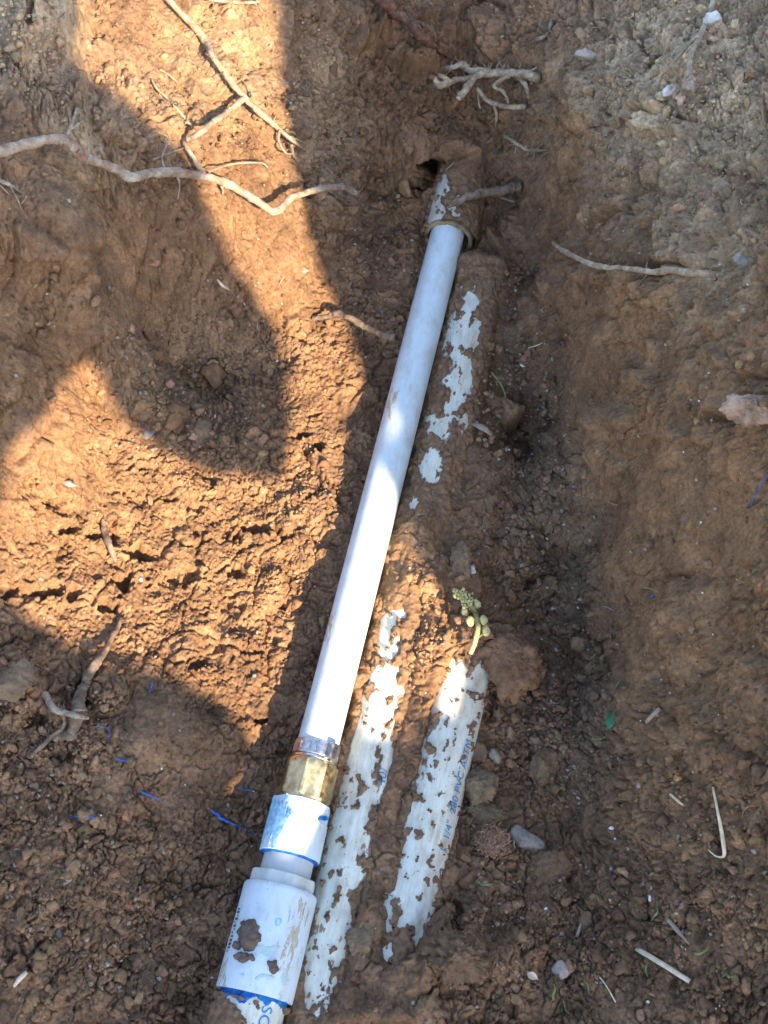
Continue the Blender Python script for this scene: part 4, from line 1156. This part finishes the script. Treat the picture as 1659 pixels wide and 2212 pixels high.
# white grains
gm = [new_mesh('white_grain', *lumpy(ICO1, 900 + k, .3, 6, (1, .7, .5), .1), M['white'], smooth=False) for k in range(4)]
GR = [(1405,1940,9),(1180,1965,8),(1320,1790,9),(1400,2165,5),(305,1252,8),(1065,2000,5),(440,1590,5),(350,1660,5),(690,1700,5),(610,2010,6),(540,2010,6),(1155,700,5),(1128,790,7),(1250,1210,4),(1300,1730,4)]
rg = np.random.default_rng(77)
for _ in range(150):
    if rg.uniform() < .55: GR.append((rg.uniform(1000, 1650), rg.uniform(560, 2200), rg.uniform(1.6, 4)))
    else: GR.append((rg.uniform(10, 1650), rg.uniform(20, 2200), rg.uniform(1.6, 3.6)))
for u, v, r_ in GR:
    P0 = hit(u, v); rr = r_ * px(P0)
    bad = False
    for fr_, q in ((fr, .03), (f2, .024), (f3, .024)):
        dd = P0 - fr_.A; tt = dd @ fr_.d
        if -.02 < tt < fr_.len and np.linalg.norm(dd - tt * fr_.d) < q: bad = True
    if bad: continue
    o = bpy.data.objects.new('white_grain', gm[int(rg.integers(4))]); COL.objects.link(o)
    o.location = P0 + np.array([0, 0, rr * .3]); o.scale = (rr,) * 3; o.rotation_euler = (rg.uniform(-.5, .5), rg.uniform(-.5, .5), rg.uniform(0, 6.28))
    tag(o, 'tiny white grain lying on the brown soil', 'grain', 'white grains in the soil')

# ================================================================== PLANT BITS
def strip(name, label, pts, wpx, material, cat, thick=.5, group=None, seed=0):
    Pm = path(pts); m = px(Pm[0])
    Vv, Fc = sweep(Pm, [w * m for w in wpx], seg=8, knob=.06, seed=seed, n=5, flat=thick, jit=.05)
    o = obj(name, Vv, Fc, material, origin=Pm[0])
    return tag(o, label, cat, group)
strip('straw_stalk', 'long cream straw stalk lying on the soil at lower right', [(1375,2049,4),(1430,2082,7),(1490,2120,4)], [5.5, 6, 5.5], M['straw'], 'straw', .5)
strip('straw_stalk', 'brownish tapering straw above the long cream stalk', [(1441,1984,3),(1465,2012,6),(1489,2040,3)], [5, 5, 1.5], M['dryleaf'], 'straw', .4)
strip('straw_stalk', 'thin bent straw with a hooked end on the right bank', [(1540,1700,3),(1552,1760,6),(1562,1815,6),(1564,1848,4),(1548,1850,4),(1530,1836,3)], [2.5, 3.5, 5, 4.5, 4, 2.5], M['straw'], 'straw', .4)
strip('straw_stalk', 'short white stick on the right bank beside the floor edge', [(1447,1715,3),(1462,1728,5),(1477,1740,3)], [3, 3.5, 2.5], M['straw'], 'straw', .7)
strip('straw_stalk', 'tiny dry reddish blade above the bottom right floor', [(1246,2025,2),(1252,2005,4),(1256,1990,2)], [4, 3, 1], M['dryleaf'], 'straw', .4)
strip('straw_stalk', 'faint thin straw at the bottom right corner of the floor', [(1330,2165,2),(1310,2130,3),(1295,2110,2)], [1.5, 1.5, 1], M['straw'], 'straw', .5)
strip('straw_stalk', 'dry stick pointing up on the lower left bank', [(30,2130,2),(42,2115,8),(58,2100,12)], [3.5, 6, 4.5], M['straw'], 'straw', .6)
strip('straw_stalk', 'small dry blade on the upper right floor by the bank', [(1140,752,2),(1160,746,5),(1172,740,2)], [3.5, 3, 1], M['straw'], 'straw', .4)
strip('straw_stalk', 'tan dry stem leaning on the right bank below the floor edge', [(1395,1560,2),(1410,1545,5),(1425,1530,3)], [4, 4.5, 4.5], M['dryleaf'], 'straw', .4)
strip('dry_leaf', 'curled dry brown leaf right of the second pipe', [(1018,915,3),(1040,922,8),(1058,934,8),(1072,945,3)], [3, 8, 6, 1.5], M['dryleaf'], 'leaf', .3)
strip('grass_blade', 'long curved green grass stem right of the second pipe', [(1062,805,3),(1082,830,8),(1092,860,9),(1086,895,8),(1072,920,4)], [1.6, 2, 2, 1.4], M['green'], 'grass')
strip('grass_blade', 'pale green seedling blade in the shaded left bank', [(468,602,2),(480,616,8),(496,626,4)], [2, 3.5, 1.5], M['straw'], 'grass', .4)
GREEN = [(1305,1420),(1325,1500),(1290,1410),(1060,1910),(1400,2110),(1230,2190),(1560,2110),(1640,1715),(1310,1590),(1500,2060),(1280,2150),(1195,2160),(1420,1960)]
for i, (u, v) in enumerate(GREEN):
    a = rh.uniform(0, 6.28); pts = []; cu_, cv_ = u, v
    for k in range(4):
        pts.append((cu_, cv_, 1.5 + k * 1.5)); a += rh.uniform(-.8, .8); cu_ += math.cos(a) * 11; cv_ += math.sin(a) * 11
    o = strip('grass_blade', 'small scrap of green grass on the trench floor at right', pts, [2, 2.6, 1], M['green'], 'grass', .5, 'scraps of green grass', i)
# green leaf
def leaf(name, label, u, v, ln, wd, ang, material, cat='leaf'):
    P0 = hit(u, v, .004); m = px(P0)
    Vv, Fc = [], []
    n = 9
    for layer in (0, -.0004):
        for i in range(n):
            t = i / (n - 1); w = wd * math.sin(math.pi * min(1, t ** .8)) + .3
            for j in (-1, -.5, 0, .5, 1):
                x, y = (t - .5) * ln * m, j * w * m
                z = .0025 * (1 - (2 * t - 1) ** 2) + abs(j) * .0012 + layer
                Vv.append(P0 + np.array([x * math.cos(ang) - y * math.sin(ang), x * math.sin(ang) + y * math.cos(ang), z]))
    for l0 in (0, n * 5):
        for i in range(n - 1):
            for j in range(4):
                a = l0 + i * 5 + j
                Fc.append((a, a + 1, a + 6, a + 5))
    o = obj(name, Vv, Fc, material)
    return tag(o, label, cat)
leaf('green_leaf', 'small green leaf on the crumbs at the right edge of the floor', 1317, 1556, 46, 11, 1.25, M['leaf'])
leaf('dry_leaf', 'small curled tan leaf near the pale pebble at lower right', 1150, 2110, 26, 8, -.5, M['straw'])
# flower sprig
sp = path([(1016,1412,12),(1026,1385,17),(1034,1352,22),(1028,1325,26),(1018,1308,28),(1000,1290,28),(984,1276,28)])
sprig = empty('flower_sprig', sp[0])
tag(sprig, 'yellow-green flower spike with buds lying above the lettered pipe', 'plant')
mm = px(sp[3])
Vv, Fc = sweep(sp, [5 * mm, 5.5 * mm, 5 * mm, 4 * mm, 2 * mm], seg=9, knob=.08, seed=3, jit=.1)
obj('stem', Vv, Fc, M['stem'], sprig)
def bud(P0, r, seed, mt, par, name='bud', sq=(1, 1.2, .9)):
    Vv, Fc = lumpy(ICO2, seed, .25, 2, sq, .08)
    return obj(name, Vv * r + P0, Fc, mt, par)
for k, (u, v, r_, lf) in enumerate([(1044,1340,9.5,24),(1016,1342,8.5,24),(1050,1362,10,21),(1004,1322,9,26),(1030,1306,8,28)]):
    bud(hit(u, v, lf / 1000), r_ * mm, 600 + k, M['bud'], sprig)
Vv, Fc = sweep(path([(1032,1378,18),(1042,1370,20),(1050,1364,21)]), [2 * mm, 2 * mm], seg=6, seed=5)
obj('stalk', Vv, Fc, M['stem'], sprig)
rs = random.Random(9)
for k in range(95):
    t = rs.random()
    c = np.array(sp[4]) * (1 - t) + np.array(sp[6]) * t
    sprd = (18 - 9 * t) * mm
    off = np.array([rs.gauss(0, .55), rs.gauss(0, .55), abs(rs.gauss(0, .4))]) * sprd
    bud(c + off, rs.uniform(1.8, 3.6) * mm, 700 + k, M['bud'], sprig, 'floret', (1, rs.uniform(.7, 1.4), .8))
# reddish moss tuft
mc = hit(1064, 1826) + np.array([0, 0, .010])
mm = px(mc)
Vs, Fs = [], []
o0 = 0
for k in range(620):
    a = rs.uniform(0, 6.28); el = math.asin(rs.random() ** .7)
    dirn = np.array([math.cos(a) * math.cos(el), math.sin(a) * math.cos(el), math.sin(el)])
    rad = rs.uniform(22, 46) * mm * (1 - .35 * math.sin(el))
    tip = mc + dirn * rad
    b_ = dirn + np.array([rs.gauss(0, .7), rs.gauss(0, .7), rs.gauss(0, .7)]); b_ /= np.linalg.norm(b_)
    mid = tip - b_ * rs.uniform(4, 8) * mm; end = mid - (b_ + np.array([rs.gauss(0, .5), rs.gauss(0, .5), rs.gauss(0, .5)])) * 6 * mm
    Vv, Fc = sweep([end, mid, tip], [1.1 * mm, 1.5 * mm, .7 * mm], seg=4, n=2, seed=k)
    Vs.append(Vv); Fs += [tuple(i + o0 for i in f) for f in Fc]; o0 += len(Vv)
o = obj('moss_tuft', np.concatenate(Vs), Fs, M['moss'], smooth=False)
tag(o, 'spiky reddish tuft of dry moss right of the lettered pipe', 'moss')
_b = bpy.data.objects.new
Vv, Fc = lumpy(ICO2, 888, .2, 2, (1, 1, .55), .08)
obj('core', Vv * 33 * mm + mc, Fc, M['moss'], o)

# ================================================================== BLUE MARKS
def blue(label, pts, w, seed, lift=2.8):
    pts = [(p[0], p[1], lift) for p in pts]
    Pm = path(pts); m = px(Pm[0])
    Vv, Fc = sweep(Pm, [x * m * .62 for x in w], seg=6, knob=.6, seed=seed, n=5, flat=.4, jit=.6)
    o = obj('blue_thread', Vv, Fc, M['blue'], origin=Pm[0])
    tag(o, label, 'blue thread', 'blue drips on the soil')
blue('blue drip with a thick blob on the soil left of the white adapter', [(455,1750),(470,1762),(480,1770),(505,1780),(530,1790),(556,1804)], [2, 8, 6, 2, 1.6, 1.2], 1)
blue('short blue streak on the lower left soil, left of the blob', [(152,1766),(172,1764),(190,1764),(205,1768)], [2, 3, 3, 1.2], 2)
blue('blue streak slanting down on the shaded smooth lump', [(302,1708),(318,1716),(335,1722),(352,1734)], [2, 3, 1.6, 1], 3)
blue('small blue dash above the slanting blue streak', [(254,1640),(264,1642),(275,1643)], [2.5, 3.5, 2], 4)
blue('tiny blue fleck on the dark edge of the sunlit soil', [(330,1475),(326,1486),(322,1496)], [2.5, 3, 2], 5)
blue('faint blue thread near the thick flat root at lower left', [(210,1568),(228,1572),(238,1580)], [1.5, 1.5, 1.2], 6)
blue('short blue dash beside the brass fitting', [(514,1702),(528,1706),(550,1707)], [1.6, 2, 1.4], 7)
blue('blue dash below the faint blue thread at lower left', [(238,1585),(234,1597)], [2.4, 2.2], 8)
blue('blue fleck on the right bank above the clay face', [(1404,1290),(1412,1284)], [3.5, 4], 9)
blue('smaller blue fleck left of the right bank fleck', [(1375,1222),(1380,1222)], [2.2, 2.2], 10)
blue('blue fleck high on the right clay face', [(1484,1162),(1488,1158)], [2.4, 2.4], 11)
blue('thin blue thread hanging at the far right edge', [(1620,1095),(1632,1070),(1645,1045),(1660,1025)], [2.4, 1.6, 1.6, 1.6], 12, 4)
blue('cyan blob of primer between the coupling and second pipe', [(640,2165),(648,2150),(652,2130),(662,2115)], [5, 7, 5, 2], 13, 3)

# ================================================================== ADDED SHEET, CUT TO SHADE THE TRENCH
# invented sheet out of view towards the sun; gap cut to shape the sun patch
YS = -.98
def on_sheet(P):
    return P + L * ((P[1] - YS) / -L[1])
LITPOLY = [(170,-160),(164,-20),(160,125),(200,160),(260,210),(330,270),(400,322),(440,400),(460,480),(500,560),(560,640),(605,720),(630,800),(632,900),(618,1000),(602,1032),(540,1026),(450,1014),(380,984),(320,948),
           (270,905),(240,860),(215,800),(190,778),(165,786),(140,830),(90,900),(20,970),(4,1080),(-14,1200),(-10,1262),(60,1330),(150,1388),(250,1402),(330,1440),(400,1470),(470,1512),(520,1562),(552,1618),
           (548,1800,.012),(570,1838,.016),(625,1850,.019),(660,1830,.019),(700,1780,.019),(735,1700,.010),(775,1610,.008),(850,1570),(905,1538),(950,1505),(985,1420),(980,1330),(950,1270),(905,1210),(866,1160),
           (868,1080,.014),(800,965,.014),(786,860),(776,800),(756,720),(722,650),(690,580),(660,480),(640,400),(625,300),(612,200),(606,100),(598,-20),(590,-160)]
hole = []
for e in LITPOLY:
    P0 = at_z(e[0], e[1], e[2]) if len(e) > 2 else hit(e[0], max(e[1], -30))
    if e[1] < -100:
        P0 = hit(e[0], -30) + np.array([0, .12, .02])
    q = on_sheet(P0)
    hole.append((q[0], q[2]))
corners = []
for u in (-60, 830, 1720):
    for v in (-40, 600, 1100, 1700, 2270):
        q = on_sheet(hit(min(max(u, -60), 1720), v)); corners.append((q[0], q[2]))
cs = np.array(corners)
x0, x1, z0, z1 = cs[:, 0].min() - .12, cs[:, 0].max() + .12, max(cs[:, 1].min() - .10, .05), cs[:, 1].max() + .14
z1 = max(z1, max(h[1] for h in hole) + .06)
outer = []
for k in range(14): outer.append((x0 + (x1 - x0) * k / 14, z0 + .01 * math.sin(k * 1.7)))
for k in range(10): outer.append((x1 + .012 * math.sin(k * 2.1), z0 + (z1 - z0) * k / 10))
for k in range(14): outer.append((x1 - (x1 - x0) * k / 14, z1 + .012 * math.sin(k * 1.3)))
for k in range(10): outer.append((x0 + .012 * math.sin(k * 1.9), z1 - (z1 - z0) * k / 10))
bm = bmesh.new()
edges = []
for loop in (outer, hole):
    vs = [bm.verts.new((p[0], YS, p[1])) for p in loop]
    edges += [bm.edges.new((vs[i], vs[(i + 1) % len(vs)])) for i in range(len(vs))]
res = bmesh.ops.triangle_fill(bm, use_beauty=True, use_dissolve=False, edges=edges)
fs = [g for g in res['geom'] if isinstance(g, bmesh.types.BMFace)]
# the fill also covers the gap: drop triangles whose middle lies inside it
hp = np.array(hole)
def inside(x, z):
    c = False
    n = len(hp)
    for i in range(n):
        xa, za = hp[i]; xb, zb = hp[(i + 1) % n]
        if (za > z) != (zb > z) and x < (xb - xa) * (z - za) / (zb - za) + xa: c = not c
    return c
bmesh.ops.delete(bm, geom=[f for f in bm.faces if inside(f.calc_center_median().x, f.calc_center_median().z)], context='FACES')
ext = bmesh.ops.extrude_face_region(bm, geom=bm.faces[:])
bmesh.ops.translate(bm, verts=[g for g in ext['geom'] if isinstance(g, bmesh.types.BMVert)], vec=(0, -.003, 0))
bmesh.ops.recalc_face_normals(bm, faces=bm.faces)
Vv = [tuple(p.co) for p in bm.verts]; bm.verts.index_update(); Fc = [[q.index for q in f.verts] for f in bm.faces]; bm.free()
shade = empty('added_shade_sheet', (x0, YS - .02, float(gz(x0, YS))))
tag(shade, 'added out-of-view canvas sheet on two posts, cut to shape the sun patch', 'canvas')
obj('canvas', Vv, Fc, M['canvas'], shade, smooth=False)
for xx in (x0 + .02, x1 - .02):
    zb = float(gz(xx, YS - .03)) - .1
    Vp, Fp = sweep([(xx, YS - .026, zb), (xx, YS - .026, (zb + z1) / 2), (xx + .004, YS - .026, z1 + .05)], [.018, .017, .016], seg=12, knob=.03, seed=4)
    obj('post', Vp, Fp, M['pole'], shade)

for o in bpy.data.objects:
    if '_o' in o.keys():
        del o['_o']
